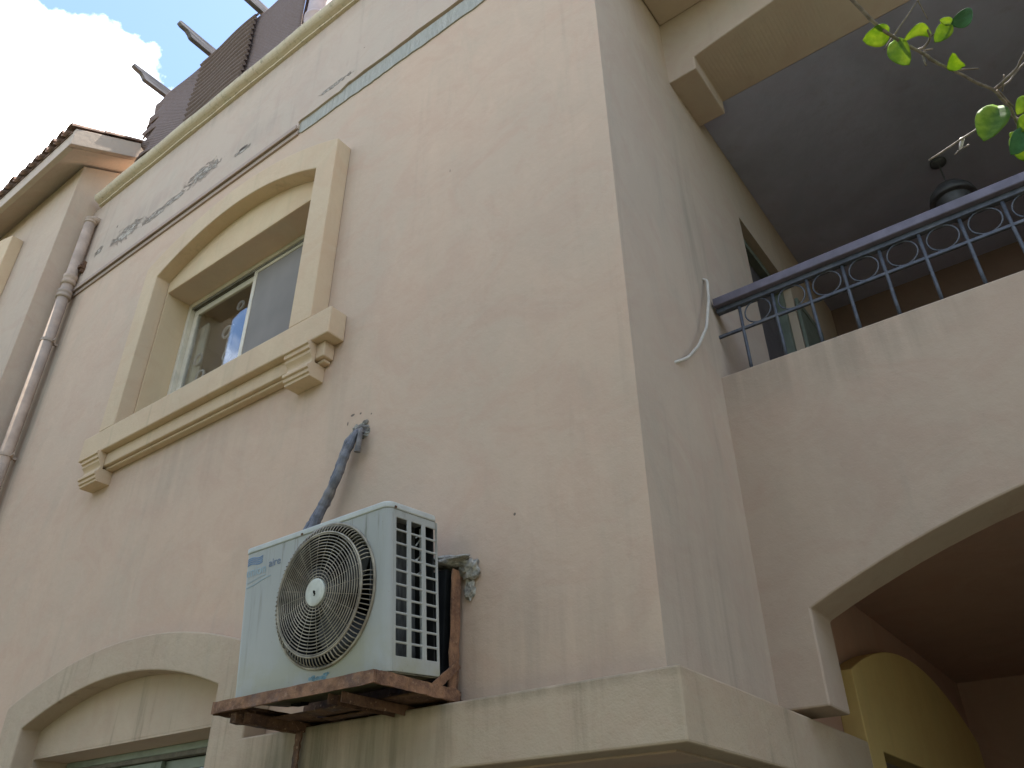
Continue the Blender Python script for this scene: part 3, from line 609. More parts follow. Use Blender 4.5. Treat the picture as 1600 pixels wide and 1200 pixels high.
# lid
def rrect(x0, x1, y0, y1, r_, n=6):
    out = []
    for (cx, cy, a0) in ((x1 - r_, y0 + r_, -90), (x1 - r_, y1 - r_, 0), (x0 + r_, y1 - r_, 90), (x0 + r_, y0 + r_, 180)):
        for k in range(n + 1): a = R(a0 + 90 * k / n); out.append((cx + r_ * math.cos(a), cy + r_ * math.sin(a)))
    return out
lid = MB().prism(rrect(-.004, W_ + .004, -.004, D_ + .004, rc + .004), 2, HB + .001, H_).build('lid', M['aclid'], ac, bevel=.006, seg=3)
for (x_, y_) in ((.36, -.0055), (W_ + .0055, .035)):
    b = MB()
    if x_ < W_: b.box(x_ - .005, x_ + .005, -.0075, -.003, HB + .002, HB + .010)
    else: b.box(W_ + .003, W_ + .0075, y_ - .005, y_ + .005, HB + .002, HB + .010)
    b.build('lid_screw', M['rustd'], ac)
# inside: dark box, coil, fan
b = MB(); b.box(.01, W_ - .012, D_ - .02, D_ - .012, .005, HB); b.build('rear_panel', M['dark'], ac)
MB().box(.002, W_ - .007, .002, D_ - .001, -.004, -.0005).build('bottom_pan', simple('olive painted base pan', (.20, .18, .11), .6, .3, var=.3), ac)
MB().box(W_ - .10, W_ - .094, .012, D_ - .03, .006, HB - .004).build('coil', M['coil'], ac)
b = MB()
for k in range(5): 
    z_ = .40 + random.uniform(-.02, .02) + .035 * k; b.tube([(W_ - .03, D_ - .045 - .02 * (k % 2), z_), (W_ - .025, D_ - .10, z_ - .035)], .003, 6)
b.tube([(W_ - .035, D_ - .06, .02), (W_ - .035, D_ - .06, HB - .03)], .006, 6)
b.build('copper_pipe', M['aclid'], ac)
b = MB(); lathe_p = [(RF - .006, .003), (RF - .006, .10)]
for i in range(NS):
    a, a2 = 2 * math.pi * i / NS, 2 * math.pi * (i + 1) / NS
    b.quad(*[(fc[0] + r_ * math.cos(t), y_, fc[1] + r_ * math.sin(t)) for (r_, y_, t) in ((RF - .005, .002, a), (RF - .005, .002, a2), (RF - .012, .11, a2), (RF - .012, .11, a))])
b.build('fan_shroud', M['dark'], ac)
for k in range(3):
    b = MB(); vs = []
    for i in range(9):
        r_ = .05 + .185 * i / 8; tw = R(38 - 18 * i / 8); wdt = .05 + .085 * math.sin(i / 8 * 2.2)
        a0 = 2 * math.pi * k / 3 + .5 + .5 * i / 8
        for s_ in (-1, 1):
            da = s_ * wdt / r_ * .8; vs.append((fc[0] + r_ * math.cos(a0 + da), .065 + s_ * wdt * math.sin(tw) * .5, fc[1] + r_ * math.sin(a0 + da)))
    b.v = vs
    for i in range(8): b.f.append((2 * i, 2 * i + 2, 2 * i + 3, 2 * i + 1)); b.mi.append(0)
    o = b.build('fan_blade', M['blade'], ac, smooth=True); so_ = o.modifiers.new('t', 'SOLIDIFY'); so_.thickness = .004
MB().tube([(fc[0], .03, fc[1]), (fc[0], .12, fc[1])], .045, 20).build('fan_hub', M['blade'], ac)
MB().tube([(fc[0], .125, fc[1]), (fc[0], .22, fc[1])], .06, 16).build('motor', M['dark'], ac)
# grille
PR = .044
b = MB()
def ringc(r_, y_, wr, n=72): b.tube([(fc[0] + r_ * math.cos(2 * math.pi * k / n), y_, fc[1] + r_ * math.sin(2 * math.pi * k / n)) for k in range(n)], wr, 5, closed=True)
nr = 15
for k in range(nr):
    r_ = .058 + (.222 - .058) * k / (nr - 1); ringc(r_, -PR + .010 * (r_ / .222) ** 2, .0021)
ringc(.229, -PR + .012, .0045, 96)
ringc(RF + .004, -.003, .006, 96)
for k in range(24):
    a = 2 * math.pi * k / 24 + .05
    b.tube([(fc[0] + r_ * math.cos(a), -PR + .0125 * (r_ / .222) ** 2, fc[1] + r_ * math.sin(a)) for r_ in (.045, .10, .16, .226)], .0011, 4)
broken = {3, 4, 57}
for k in range(92):
    if k in broken: continue
    a = 2 * math.pi * k / 92
    b.tube([(fc[0] + r_ * math.cos(a), y_, fc[1] + r_ * math.sin(a)) for (r_, y_) in ((.229, -PR + .011), (.243, -PR + .016), (.256, -.020), (.2625, -.003))], .0022, 4)
gr = b.build('fan_grille', M['grille'], ac, smooth=True)
hb = MB(); hb.tube([(fc[0], -PR - .006, fc[1]), (fc[0], -PR - .004, fc[1]), (fc[0], -PR + .006, fc[1])], [.046, .051, .051], 40); hb.build('hub_cap', M['hub'], gr)
hb = MB(); hb.tube([(fc[0], -PR - .0068, fc[1]), (fc[0], -PR - .005, fc[1])], .040, 40); hb.build('hub_disc', M['hub'], gr)
hb = MB()
for (dx, dz, r_) in ((0, 0, .006), (.003, -.007, .004), (-.004, .004, .003), (.001, -.012, .003)): hb.tube([(fc[0] + dx, -PR - .0082, fc[1] + dz), (fc[0] + dx, -PR - .006, fc[1] + dz)], r_, 8)
hb.build('screw', M['dark'], gr)
# lettering
def text(s, size, x, z, mat, name, parent, sx=1.0, y=-.0012):
    cu = bpy.data.curves.new(name, 'FONT'); cu.body = s; cu.size = size; cu.extrude = .0004
    o = bpy.data.objects.new('tmp', cu); COL.objects.link(o); dg = bpy.context.evaluated_depsgraph_get(); me = bpy.data.meshes.new_from_object(o.evaluated_get(dg)); bpy.data.objects.remove(o)
    me.transform(Matrix.Translation((x, y, z)) @ Matrix.Rotation(R(90), 4, 'X') @ Matrix.Diagonal((sx, 1, 1, 1))); me.materials.clear(); me.materials.append(mat)
    q = bpy.data.objects.new(name, me); COL.objects.link(q); q.parent = parent; return q
text('union', .056, .018, .480, M['logo2'], 'lettering', ac, 1.0)
text('aire', .046, .160, .496, M['logo3'], 'lettering', ac, 1.05)
b = MB()
for k in range(4):
    z_ = .528 + k * .0085; n = 14
    A = [(.022 + .095 * i / n, z_ + .004 * math.sin(i / n * 2 * math.pi) - .0016) for i in range(n + 1)]; A2 = [(p[0], p[1] + .0045) for p in A]
    b.strip(A, A2, 1, -.0016, -.0004)
b.build('wave_emblem', M['logo1'], ac)
b = MB(); n = 16
A = [(.025 + .15 * i / n, .446 - .012 * math.cos(i / n * 3)) for i in range(n + 1)]; b.strip(A, [(p[0], p[1] + .003) for p in A], 1, -.0014, -.0003)
A = [(.025 + .12 * i / n, .462 - .008 * math.cos(i / n * 3)) for i in range(n + 1)]; b.strip(A, [(p[0], p[1] + .002) for p in A], 1, -.0014, -.0003)
b.build('faded_swoosh', M['logo2'], ac)
b = MB(); random.seed(3)
for k in range(26):
    cx = .50 + random.uniform(-.055, .055); cz = .022 + random.uniform(-.009, .010); r_ = random.uniform(.004, .011)
    b.prism([(cx + r_ * 1.5 * math.cos(t * 1.05) * random.uniform(.6, 1), cz + r_ * .7 * math.sin(t * 1.05) * random.uniform(.6, 1)) for t in range(6)], 1, -.0013 - k * .00001, -.0002)
b.build('sticker_remains', M['logo4'], ac)
for (x_, y_) in ((.12, .04), (W_ - .12, .04), (.12, D_ - .04), (W_ - .12, D_ - .04)):
    MB().box(x_ - .03, x_ + .03, y_ - .02, y_ + .02, -.014, -.0005).build('foot', M['dark'], ac)

# ================================================================ PLATFORM AND BRACKETS
pf = thing('platform', 'rusty angle iron platform bolted to the wall under the air conditioner', 'bracket', loc=(-2.42, 2.4, 2.2))
X0, X1, Y0, Y1 = -2.87, -2.005, 1.935, 2.36
def rough_bar(p0, p1, w1, h1, jit=.0025, n=14):
    """a corroded flat or square bar as one closed mesh"""
    b = MB(); p0, p1 = Vector(p0), Vector(p1); d = (p1 - p0).normalized(); up = Vector((0, 0, 1)) if abs(d.z) < .8 else Vector((0, 1, 0)); s_ = d.cross(up).normalized(); u = s_.cross(d)
    for i in range(n + 1):
        c = p0.lerp(p1, i / n)
        for (a, e) in ((-1, -1), (1, -1), (1, 1), (-1, 1)):
            b.v.append(tuple(c + s_ * (a * w1 / 2 + random.uniform(-jit, jit)) + u * (e * h1 / 2 + random.uniform(-jit, jit))))
    for i in range(n):
        for k in range(4): b.f.append((4 * i + k, 4 * i + (k + 1) % 4, 4 * i + 4 + (k + 1) % 4, 4 * i + 4 + k)); b.mi.append(0)
    b.f += [(0, 3, 2, 1), (4 * n, 4 * n + 1, 4 * n + 2, 4 * n + 3)]; b.mi += [0, 0]; return b
rough_bar((X0, Y0, 2.215), (X1, Y0, 2.215), .008, .042).build('front_angle', M['rust'], pf)
rough_bar((X0, Y0 + .022, 2.236), (X1 - .01, Y0 + .022, 2.236), .040, .006, .001).build('front_flange', M['rust'], pf)
rough_bar((X1, Y0 + .005, 2.215), (X1, Y1, 2.215), .008, .042).build('side_angle', M['rust'], pf)
rough_bar((X0, Y0 + .005, 2.215), (X0, Y1, 2.215), .008, .042).build('side_angle', M['rustd'], pf)
rough_bar((X0, Y1, 2.214), (X1, Y1, 2.214), .03, .04).build('rear_angle', M['rustd'], pf)
rough_bar((X1 - .022, Y0 + .03, 2.2365), (X1 - .022, Y1 - .02, 2.2365), .036, .005, .001).build('side_flange', M['rust'], pf)
rough_bar((X0 + .022, Y0 + .03, 2.2365), (X0 + .022, Y1 - .02, 2.2365), .036, .005, .001).build('side_flange', M['rustd'], pf)
for xx in (-2.185, -2.235): pass
rough_bar((-2.19, Y0 + .03, 2.178), (-2.19, 2.398, 2.178), .005, .034, .0015).build('support_arm', M['rustd'], pf)
rough_bar((-2.245, Y0 + .02, 2.178), (-2.245, 2.398, 2.178), .005, .034, .0015).build('support_arm', M['rustd'], pf)
rough_bar((-2.2175, Y0 + .06, 2.193), (-2.2175, 2.39, 2.193), .05, .004, .001).build('support_arm', M['rustd'], pf)
rough_bar((-2.775, Y0 + .03, 2.176), (-2.775, 2.398, 2.176), .034, .036, .002).build('support_arm', M['rustd'], pf)
rough_bar((-2.735, Y0 + .05, 2.176), (-2.735, 2.398, 2.176), .005, .036, .002).build('support_arm', M['rustd'], pf)
MB().box(X0, -2.66, 2.17, 2.39, 2.2, 2.206).build('rear_plate', M['rustd'], pf)
MB().box(-2.60, X1, 2.17, 2.39, 2.2, 2.206).build('rear_plate', M['rustd'], pf)
MB().box(X0 + .01, X1 - .01, 2.362, 2.368, 2.207, 2.315).build('rear_flange', M['rustd'], pf)
rough_bar((-2.73, 2.15, 2.19), (-2.25, 2.15, 2.19), .08, .005, .001).build('cross_plate', M['rustd'], pf)
rough_bar((-2.6, 2.27, 2.19), (-2.25, 2.27, 2.19), .05, .005, .001).build('cross_plate', M['rustd'], pf)
rough_bar((-2.045, 2.372, 2.175), (-2.045, 2.372, 2.70), .048, .010, .002).build('wall_leg', M['rust'], pf)
rough_bar((-2.020, 2.345, 2.19), (-2.020, 2.345, 2.69), .006, .046, .002).build('wall_leg', M['rust'], pf)
rough_bar((-2.012, 2.23, 2.225), (-2.012, 2.365, 2.33), .006, .032, .0015).build('gusset', M['rust'], pf)
rough_bar((-2.74, 2.258, 2.16), (-2.755, 2.262, 1.965), .030, .008, .0025).build('wall_leg', M['rustd'], pf, label='bent rusty strap hanging over the ledge')
def lump(b, c, r_, seed, sq=(1, 1, 1)):
    rnd = random.Random(seed); bm = bmesh.new(); bmesh.ops.create_icosphere(bm, subdivisions=3, radius=1)
    ph = [Vector((rnd.uniform(-1, 1), rnd.uniform(-1, 1), rnd.uniform(-1, 1))) * 6 for _ in range(4)]
    base = len(b.v)
    for v in bm.verts:
        k = 1 + .13 * sum(math.sin(v.co.dot(p) + i) for i, p in enumerate(ph)) + rnd.uniform(-.10, .10)
        b.v.append(tuple(Vector(c) + Vector((v.co.x * sq[0], v.co.y * sq[1], v.co.z * sq[2])) * r_ * k))
    for f_ in bm.faces: b.f.append(tuple(base + v.index for v in f_.verts)); b.mi.append(0)
    bm.free()
b = MB(); lump(b, (-2.06, 2.36, 2.735), .05, 1, (2.0, 1.0, .42)); lump(b, (-1.985, 2.385, 2.70), .045, 2, (1.0, .6, .9)); lump(b, (-2.13, 2.385, 2.745), .03, 3, (1.5, 1, .7)); lump(b, (-1.99, 2.395, 2.62), .03, 5, (.8, .5, 1.3))
mr = b.build('mortar_patch', M['rubble']); mr['label'] = 'crumbling grey mortar lump on the wall above the bracket leg'; mr['category'] = 'mortar'
b = MB(); b.box(-2.135, -2.06, 2.33, 2.399, 2.24, 2.70); o = b.build('wall_board', M['dark'], None, bevel=.004); o['label'] = 'dark grey board fixed on the wall behind the air conditioner'; o['category'] = 'board'

# wrapped pipes from the wall to the unit
ls = thing('refrigerant_line', 'blue grey tape wrapped pipes coming out of a ragged wall hole above the air conditioner', 'pipe', loc=(-2.74, 2.4, 3.55))
def wrapped(path, r_, jit, seg=10, step=.012):
    out = []; rad = []; pts = [Vector(p) for p in path]
    for i in range(len(pts) - 1):
        n = max(2, int((pts[i + 1] - pts[i]).length / step))
        for k in range(n): 
            out.append(pts[i].lerp(pts[i + 1], k / n)); rad.append(r_ * (1 + jit * (1 if len(out) % 5 == 0 else 0) + random.uniform(-jit, jit)))
    out.append(pts[-1]); rad.append(r_)
    for _ in range(4):
        for i in range(1, len(out) - 1): out[i] = (out[i - 1] + out[i] * 2 + out[i + 1]) / 4
    return out, rad
for nm, path, r_, mt in (('wrapped_pipe', [(-2.745, 2.43, 3.575), (-2.75, 2.355, 3.53), (-2.79, 2.345, 3.38), (-2.835, 2.335, 3.22), (-2.875, 2.31, 3.12), (-2.915, 2.28, 3.0), (-2.93, 2.28, 2.78)], .026, 'tape'),
                         ('wrapped_pipe', [(-2.72, 2.43, 3.58), (-2.70, 2.352, 3.55), (-2.735, 2.325, 3.42), (-2.76, 2.32, 3.32), (-2.835, 2.31, 3.18), (-2.86, 2.295, 3.08), (-2.885, 2.28, 2.96), (-2.89, 2.28, 2.78)], .024, 'tape'),
                         ('tape_tail', [(-2.70, 2.38, 3.575), (-2.672, 2.352, 3.55), (-2.672, 2.35, 3.49), (-2.682, 2.352, 3.43)], .014, 'tape2')):
    p_, r2 = wrapped(path, r_, .07); r2 = [q * (.72 + .45 * i / len(r2)) for i, q in enumerate(r2)]; o = MB().tube(p_, r2, 10).build(nm, M[mt], ls, smooth=False)
b = MB(); lump(b, (-2.72, 2.395, 3.575), .036, 11, (1.3, .6, .75)); b.build('torn_wrap', M['tape2'], ls)
b = MB(); rq = random.Random(4)
for k in range(14):
    a = k * .449 + rq.uniform(-.15, .15); rr_ = .045 + rq.uniform(-.006, .012)
    lump(b, (-2.722 + rr_ * math.cos(a) * 1.1, 2.399, 3.580 + rr_ * math.sin(a) * .85), rq.uniform(.009, .018), 40 + k, (1.2, .5, 1.0))
b.build('broken_plaster_rim', M['rubble'], ls)
b = MB(); lump(b, (-2.722, 2.402, 3.578), .042, 77, (1.1, .12, .8)); b.build('hole', M['dark'], ls)

# loose cable on the side wall
p_, r2 = wrapped([(XC - .02, 3.345, 4.42), (XC + .025, 3.33, 4.38), (XC + .045, 3.24, 4.18), (XC + .05, 3.13, 3.94), (XC + .045, 3.0, 3.76), (XC + .03, 2.88, 3.63), (XC - .01, 2.79, 3.57)], .0075, .02)
o = MB().tube(p_, .0075, 8).build('loose_cable', M['cable'], None, smooth=True); o['label'] = 'short white cable looping out of the grey side wall beside the balcony'; o['category'] = 'cable'

# ================================================================ DRAIN PIPE on the left
dp = thing('drain_pipe', 'beige plastic drain pipe with collars running down the inner corner of the villa', 'pipe', loc=(-7.0, 2.3, 0))
px, py = -7.02, 2.31
MB().tube([(px, py, 0.0), (px, py, 7.42)], .052, 20).build('pipe', M['pipe'], dp, smooth=True)
def collar(z, h, r_=.060):
    b = MB()
    lathe(b, [(.05, 0), (r_, .004), (r_, h * .35), (r_ - .005, h * .42), (r_ - .005, h * .58), (r_, h * .65), (r_, h - .004), (.05, h)], px, py, z); b.build('collar', M['pipe'], dp, smooth=True)
collar(7.40, .06); collar(6.60, .12, .064); collar(6.44, .09, .066)
MB().tube([(px, py, 7.44), (px, py + .02, 7.47), (px, py + .12, 7.475)], .05, 16).build('elbow', M['pipe'], dp, smooth=True)
for z in (5.93, 4.75, 3.3, 1.8):
    b = MB(); lathe(b, [(.052, 0), (.058, 0), (.058, .03), (.052, .03)], px, py, z); b.box(px + .055, px + .10, py + .02, py + .03, z + .005, z + .022); b.box(px - .01, px + .01, py + .05, YF, z + .005, z + .025); b.build('clamp', M['pipe'], dp)
b = MB(); b.box(px + .03, px + .10, py + .01, YF, 6.80, 6.84); b.box(px + .06, px + .09, py + .03, YF, 6.76, 6.90); b.build('old_hook', M['rustd'], dp, bevel=.004)

# ================================================================ SCREEN AND PERGOLA ON THE ROOF
pg = thing('pergola', 'weathered wooden pergola with carved rafter tails above the matted roof screen', 'pergola', loc=(-5.5, 2.9, 7.4))
def rafter(x):
    y0, y1, z = 2.08, 5.2, 9.42
    pr = [(y1, z), (y1, z + .12), (y0 + .01, z + .12), (y0, z + .105), (y0, z + .085), (y0 + .03, z + .068), (y0 + .10, z + .062), (y0 + .13, z + .04), (y0 + .155, z + .008), (y0 + .18, z)]
    return MB().prism(pr, 0, x - .028, x + .028).build('rafter', M['wood'], pg, bevel=.004, seg=1)
for x in (-6.79, -5.92, -5.07, -4.22, -3.37, -2.5): rafter(x)
b = MB().box(-6.88, -1.6, 2.56, 2.64, 9.30, 9.419); b.build('beam', M['wood'], pg, bevel=.004)
b = MB().box(-6.88, -1.6, 5.0, 5.08, 9.30, 9.419); b.build('beam', M['wood'], pg, bevel=.004)
for x in (-6.82, -4.35, -1.7):
    for y in (2.56, 5.0): MB().box(x, x + .09, y, y + .079, 7.9 if y < 3 else 7.4, 9.299).build('post', M['wood'], pg, bevel=.004)
for k in range(4): MB().box(-3.86 + k * .13, -3.83 + k * .13, 2.60, 2.615, 7.9, 9.3).build('lattice_slat', M['wood'], pg)
for k in range(8): MB().box(-3.90, -3.35, 2.616, 2.63, 8.05 + k * .15, 8.08 + k * .15).build('lattice_slat', M['wood'], pg)
sc = thing('roof_screen', 'brown woven mat screen tied along the parapet behind the cream coping', 'screen', loc=(-5.6, 2.5, 7.88))
def panel(x0, x1, ridged, seed, ragged=False):
    rnd = random.Random(seed); b = MB(); zs0, zs1 = 7.86, 9.385; nx = max(6, int((x1 - x0) / .05)); nz = 180 if ridged else 60
    ph = rnd.uniform(0, 6)
    for i in range(nx + 1):
        for k in range(nz + 1):
            t = k / nz; z = zs0 + (zs1 - zs0) * t; xx = x0 + (x1 - x0) * i / nx
            if ragged and i < 3: xx += (-.03 + .045 * math.sin(z * 9) + .03 * math.sin(z * 23 + 1) + .05 * max(0, 1 - abs(z - 8.98) / .06) * -1) * (1 - i / 3)
            y = 2.50 + .012 * math.sin(xx * 5 + ph) + .006 * math.sin(z * 7 + xx * 3)
            if ridged: y += .017 * math.sin(2 * math.pi * z / .082 + .3 * math.sin(xx * 3)) - .022
            if ragged and i < 4: y += .02 * math.sin(z * 31) * (1 - i / 4)
            b.v.append((xx, y, z))
    for i in range(nx):
        for k in range(nz): q = i * (nz + 1) + k; b.f.append((q, q + nz + 1, q + nz + 2, q + 1)); b.mi.append(0)
    o = b.build('mat_panel', M['mat1' if ridged else 'mat0'], sc, smooth=True); so_ = o.modifiers.new('t', 'SOLIDIFY'); so_.thickness = .008; so_.offset = 1; return o
panel(-6.88, -6.0, False, 1, True); panel(-6.035, -5.07, True, 2); panel(-5.26, -4.24, False, 3)
b = MB()
for zz in (8.95, 8.78, 8.40, 8.10): b.tube([(-6.93, 2.49, zz), (-6.86, 2.478, zz + .012), (-6.74, 2.482, zz + .025), (-6.66, 2.50, zz + .03)], .011, 6)
b.build('rope_tie', M['mat1'], sc, smooth=True)
rp = thing('vent_pipe', 'pinkish plastic vent pipe with collar standing on the parapet at the mat screen end', 'pipe', loc=(-4.05, 2.52, 7.88))
lathe(MB(), [(.105, 0), (.105, 2.2)], -4.02, 2.52, 7.86).build('pipe', M['pipe2'], rp, smooth=True)
lathe(MB(), [(.105, 0), (.122, .01), (.122, .04), (.112, .05), (.112, .42), (.122, .43), (.122, .46), (.105, .47)], -4.02, 2.52, 7.875).build('collar', M['pipe2'], rp, smooth=True)

# ================================================================ NEIGHBOUR HOUSE on the left
nh = thing('neighbour_house', 'neighbouring house with clay tile eaves and deep fascia left of the drain pipe', 'house', loc=(-10, 2.1, 0))
NX, NY = -7.205, 2.12
EY, EZ, SL = 1.84, 8.10, math.tan(R(29.5))        # eave line and slope
MB().prism([(NY, 0), (NY, 8.2), (9, 8.2 + (9 - NY) * SL), (9, 0)], 0, -16, NX).build('wall', M['neigh'], nh, bevel=.006)
RX = -6.905
b = MB()
b.prism([(EY, EZ - .01), (EY, EZ + .215), (9, EZ + .215 + (9 - EY) * SL), (9, EZ - .01 + (9 - EY) * SL)], 0, RX - .06, RX); b.build('rake_fascia', M['fascia'], nh, bevel=.006)
MB().box(-16, RX - .0605, EY, EY + .06, EZ - .01, EZ + .185).build('eave_fascia', M['fascia'], nh, bevel=.006)
MB().prism([(EY + .061, EZ + .02), (EY + .061, EZ + .10), (9, EZ + .10 + (9 - EY) * SL), (9, EZ + .02 + (9 - EY) * SL)], 0, -16, RX - .061).build('eave_soffit', M['fascia'], nh)
rf = MB().prism([(EY - .01, EZ + .187), (EY - .01, EZ + .20), (9, EZ + .20 + (9 - EY) * SL), (9, EZ + .187 + (9 - EY) * SL)], 0, -16, RX - .061).build('roof', M['tile'], nh)
def tile_mesh(up):
    b = MB(); n = 9; L = .42
    for j in (0, 1):
        for q in (0, 1):
            for i in range(n + 1):
                a = math.pi * i / n; r_ = ((.070 if up else .046) if j == 0 else .056) - q * .010
                x_ = -r_ * math.cos(a); z_ = r_ * math.sin(a) * (1 if up else -1)
                b.v.append((x_, L * j * math.cos(R(29.5)), z_ + L * j * math.sin(R(29.5))))
    def id_(j, q, i): return (j * 2 + q) * (n + 1) + i
    for i in range(n):
        b.f += [(id_(0, 0, i), id_(0, 0, i + 1), id_(1, 0, i + 1), id_(1, 0, i)), (id_(0, 1, i), id_(1, 1, i), id_(1, 1, i + 1), id_(0, 1, i + 1)), (id_(0, 0, i), id_(0, 1, i), id_(0, 1, i + 1), id_(0, 0, i + 1)), (id_(1, 0, i), id_(1, 0, i + 1), id_(1, 1, i + 1), id_(1, 1, i))]; b.mi += [0] * 4
    for i in (0, n): b.f.append((id_(0, 0, i), id_(1, 0, i), id_(1, 1, i), id_(0, 1, i))); b.mi.append(0)
    return b.mesh('roof_tile', M['tile'], False)
tu, td = tile_mesh(True), tile_mesh(False)
rr = random.Random(5); cnt = 0
for row in range(7):
    for col in range(20):
        for kind in (0, 1):
            if row > 1 and col > 3: continue
            x_ = RX - .062 - col * .172 - kind * .086; s_ = row * .36
            y_ = EY - .055 + s_ * math.cos(R(29.5)); z_ = EZ + .225 + (y_ - EY) * SL + (.020 if kind == 0 else .022)
            o = bpy.data.objects.new('roof_tile', td if kind else tu); COL.objects.link(o); o.parent = rf
            o.matrix_parent_inverse = INV[nh].copy().inverted() @ INV[nh] if False else Matrix.Identity(4)
            o.location = (x_ + rr.uniform(-.006, .006), y_ + rr.uniform(-.008, .008), z_ + rr.uniform(-.004, .004)); o.rotation_euler = (rr.uniform(-.02, .02), rr.uniform(-.03, .03), rr.uniform(-.03, .03)); cnt += 1
# window surround of the neighbour, cut by the picture edge
ws = win_surround(nh, -9.1, .77, .95, 6.2, 7.50, 7.68, 7.66, 7.86, 2.0, NY - .0005, M['cream'])
MB().box(-10.2, -8.0, 1.997, NY - .0005, 6.0, 6.199).build('sill', M['cream'], nh, bevel=.008)
MB().box(-9.87, -8.33, 2.08, NY - .0005, 6.2, 7.45).build('window', M['doorp'], nh)

# ================================================================ LEAFY SHRUB reaching in at the upper right
STEMS=[
 ([[-0.0191, 0.8384, 2.7111], [-0.0106, 0.8645, 2.7052], [0.0044, 0.9102, 2.6826], [0.0192, 0.9363, 2.6749], [0.0289, 0.9567, 2.6716], [0.0429, 0.9764, 2.6684], [0.0505, 0.9934, 2.6677], [0.0602, 1.0144, 2.6628], [0.0788, 1.0369, 2.6553], [0.098, 1.0657, 2.6407], [0.117, 1.0869, 2.633], [0.1227, 1.1082, 2.626], [0.1305, 1.1293, 2.6186], [0.1299, 1.1541, 2.6076], [0.1349, 1.1864, 2.5864], [0.1615, 1.2447, 2.5264]],0.0022),
 ([[0.1176, 1.0926, 2.6385], [0.1461, 1.0699, 2.6324], [0.1522, 1.0535, 2.6226], [0.1635, 1.0284, 2.6205], [0.1869, 0.999, 2.6202]],0.0018),
 ([[0.1196, 1.0925, 2.6384], [0.1392, 1.1008, 2.6447], [0.1512, 1.1011, 2.6602], [0.1708, 1.1021, 2.6735], [0.2119, 1.1011, 2.6846]],0.0014),
 ([[0.1343, 1.1568, 2.6199], [0.116, 1.1235, 2.6187], [0.0779, 1.1116, 2.5952], [0.0537, 1.0949, 2.5748], [0.0021, 1.0818, 2.5505]],0.0016),
 ([[0.0194, 0.9458, 2.6857], [0.0437, 0.9464, 2.7109], [0.0674, 0.9481, 2.7345], [0.0894, 0.9487, 2.7584]],0.0011),
 ([[0.0221, 0.9444, 2.6869], [0.0021, 0.9463, 2.6694]],0.0009),
 ([[0.0683, 0.9609, 2.7498], [0.0703, 0.9783, 2.7428], [0.0716, 0.9929, 2.7381]],0.0007),
 ([[0.0434, 0.9872, 2.6802], [0.0547, 0.9823, 2.6733], [0.0649, 0.9689, 2.6741], [0.0634, 0.9558, 2.6752]],0.0016),
 ([[0.0514, 0.992, 2.6755], [0.0447, 0.9879, 2.6632], [0.0451, 0.9901, 2.6447]],0.0014),
 ([[0.0497, 0.9905, 2.6769], [0.0622, 0.993, 2.674]],0.0011),
 ([[0.0828, 1.0416, 2.6594], [0.1077, 1.0491, 2.6497]],0.0011),
 ([[0.0791, 1.0414, 2.6599], [0.0893, 1.0321, 2.6513]],0.0013),
 ([[0.0537, 1.1016, 2.581], [0.0471, 1.1016, 2.5631]],0.0026),
 ([[0.0581, 1.1009, 2.5633], [0.0465, 1.0929, 2.5548], [0.036, 1.0867, 2.5442]],0.0012),
 ([[0.1205, 1.0944, 2.6363], [0.1332, 1.1254, 2.619]],0.0012),
 ([[0.0934, 0.9597, 2.6695], [0.0916, 0.9645, 2.6735], [0.0649, 0.9718, 2.6769]],0.001),
 ([[0.1263, 1.0978, 2.632], [0.1345, 1.0734, 2.6391]],0.0009),
]
LEAVES=[
 ([0.0171, 0.9308, 2.6828],[-0.0188, 0.9098, 2.6692],0.0321,0.25),
 ([0.0172, 0.9503, 2.6818],[0.0249, 0.9575, 2.6265],0.0309,0.2),
 ([0.0649, 0.9707, 2.6779],[0.0278, 0.9394, 2.6592],0.0185,-0.40),
 ([0.0934, 0.9597, 2.6695],[0.1246, 0.9833, 2.6937],0.0260,0.3),
 ([0.094, 0.9592, 2.6699],[0.0798, 0.9355, 2.66],0.0124,0.2),
 ([0.0914, 0.9601, 2.6694],[0.0641, 0.9553, 2.6432],0.0235,0.2),
 ([0.0891, 1.0326, 2.6509],[0.082, 0.9974, 2.652],0.0198,0.35),
 ([0.1139, 1.1102, 2.6201],[0.0764, 1.0853, 2.5433],0.0457,0.1),
 ([0.1367, 1.1522, 2.5881],[0.1043, 1.1432, 2.5467],0.0321,0.3),
 ([0.125, 1.1607, 2.5982],[0.1175, 1.1623, 2.5409],0.0272,0.2),
 ([0.1532, 1.129, 2.6301],[0.1323, 1.1257, 2.6008],0.0222,0.3),
 ([0.1481, 1.1475, 2.6103],[0.1255, 1.1433, 2.5815],0.0222,0.2),
 ([0.1235, 1.1508, 2.5915],[0.1149, 1.1478, 2.5775],0.0148,0.2),
 ([0.1564, 1.1603, 2.5943],[0.1587, 1.1633, 2.5336],0.0321,0.2),
 ([0.1986, 1.0511, 2.6516],[0.2266, 1.0434, 2.6535],0.0297,0.2),
]

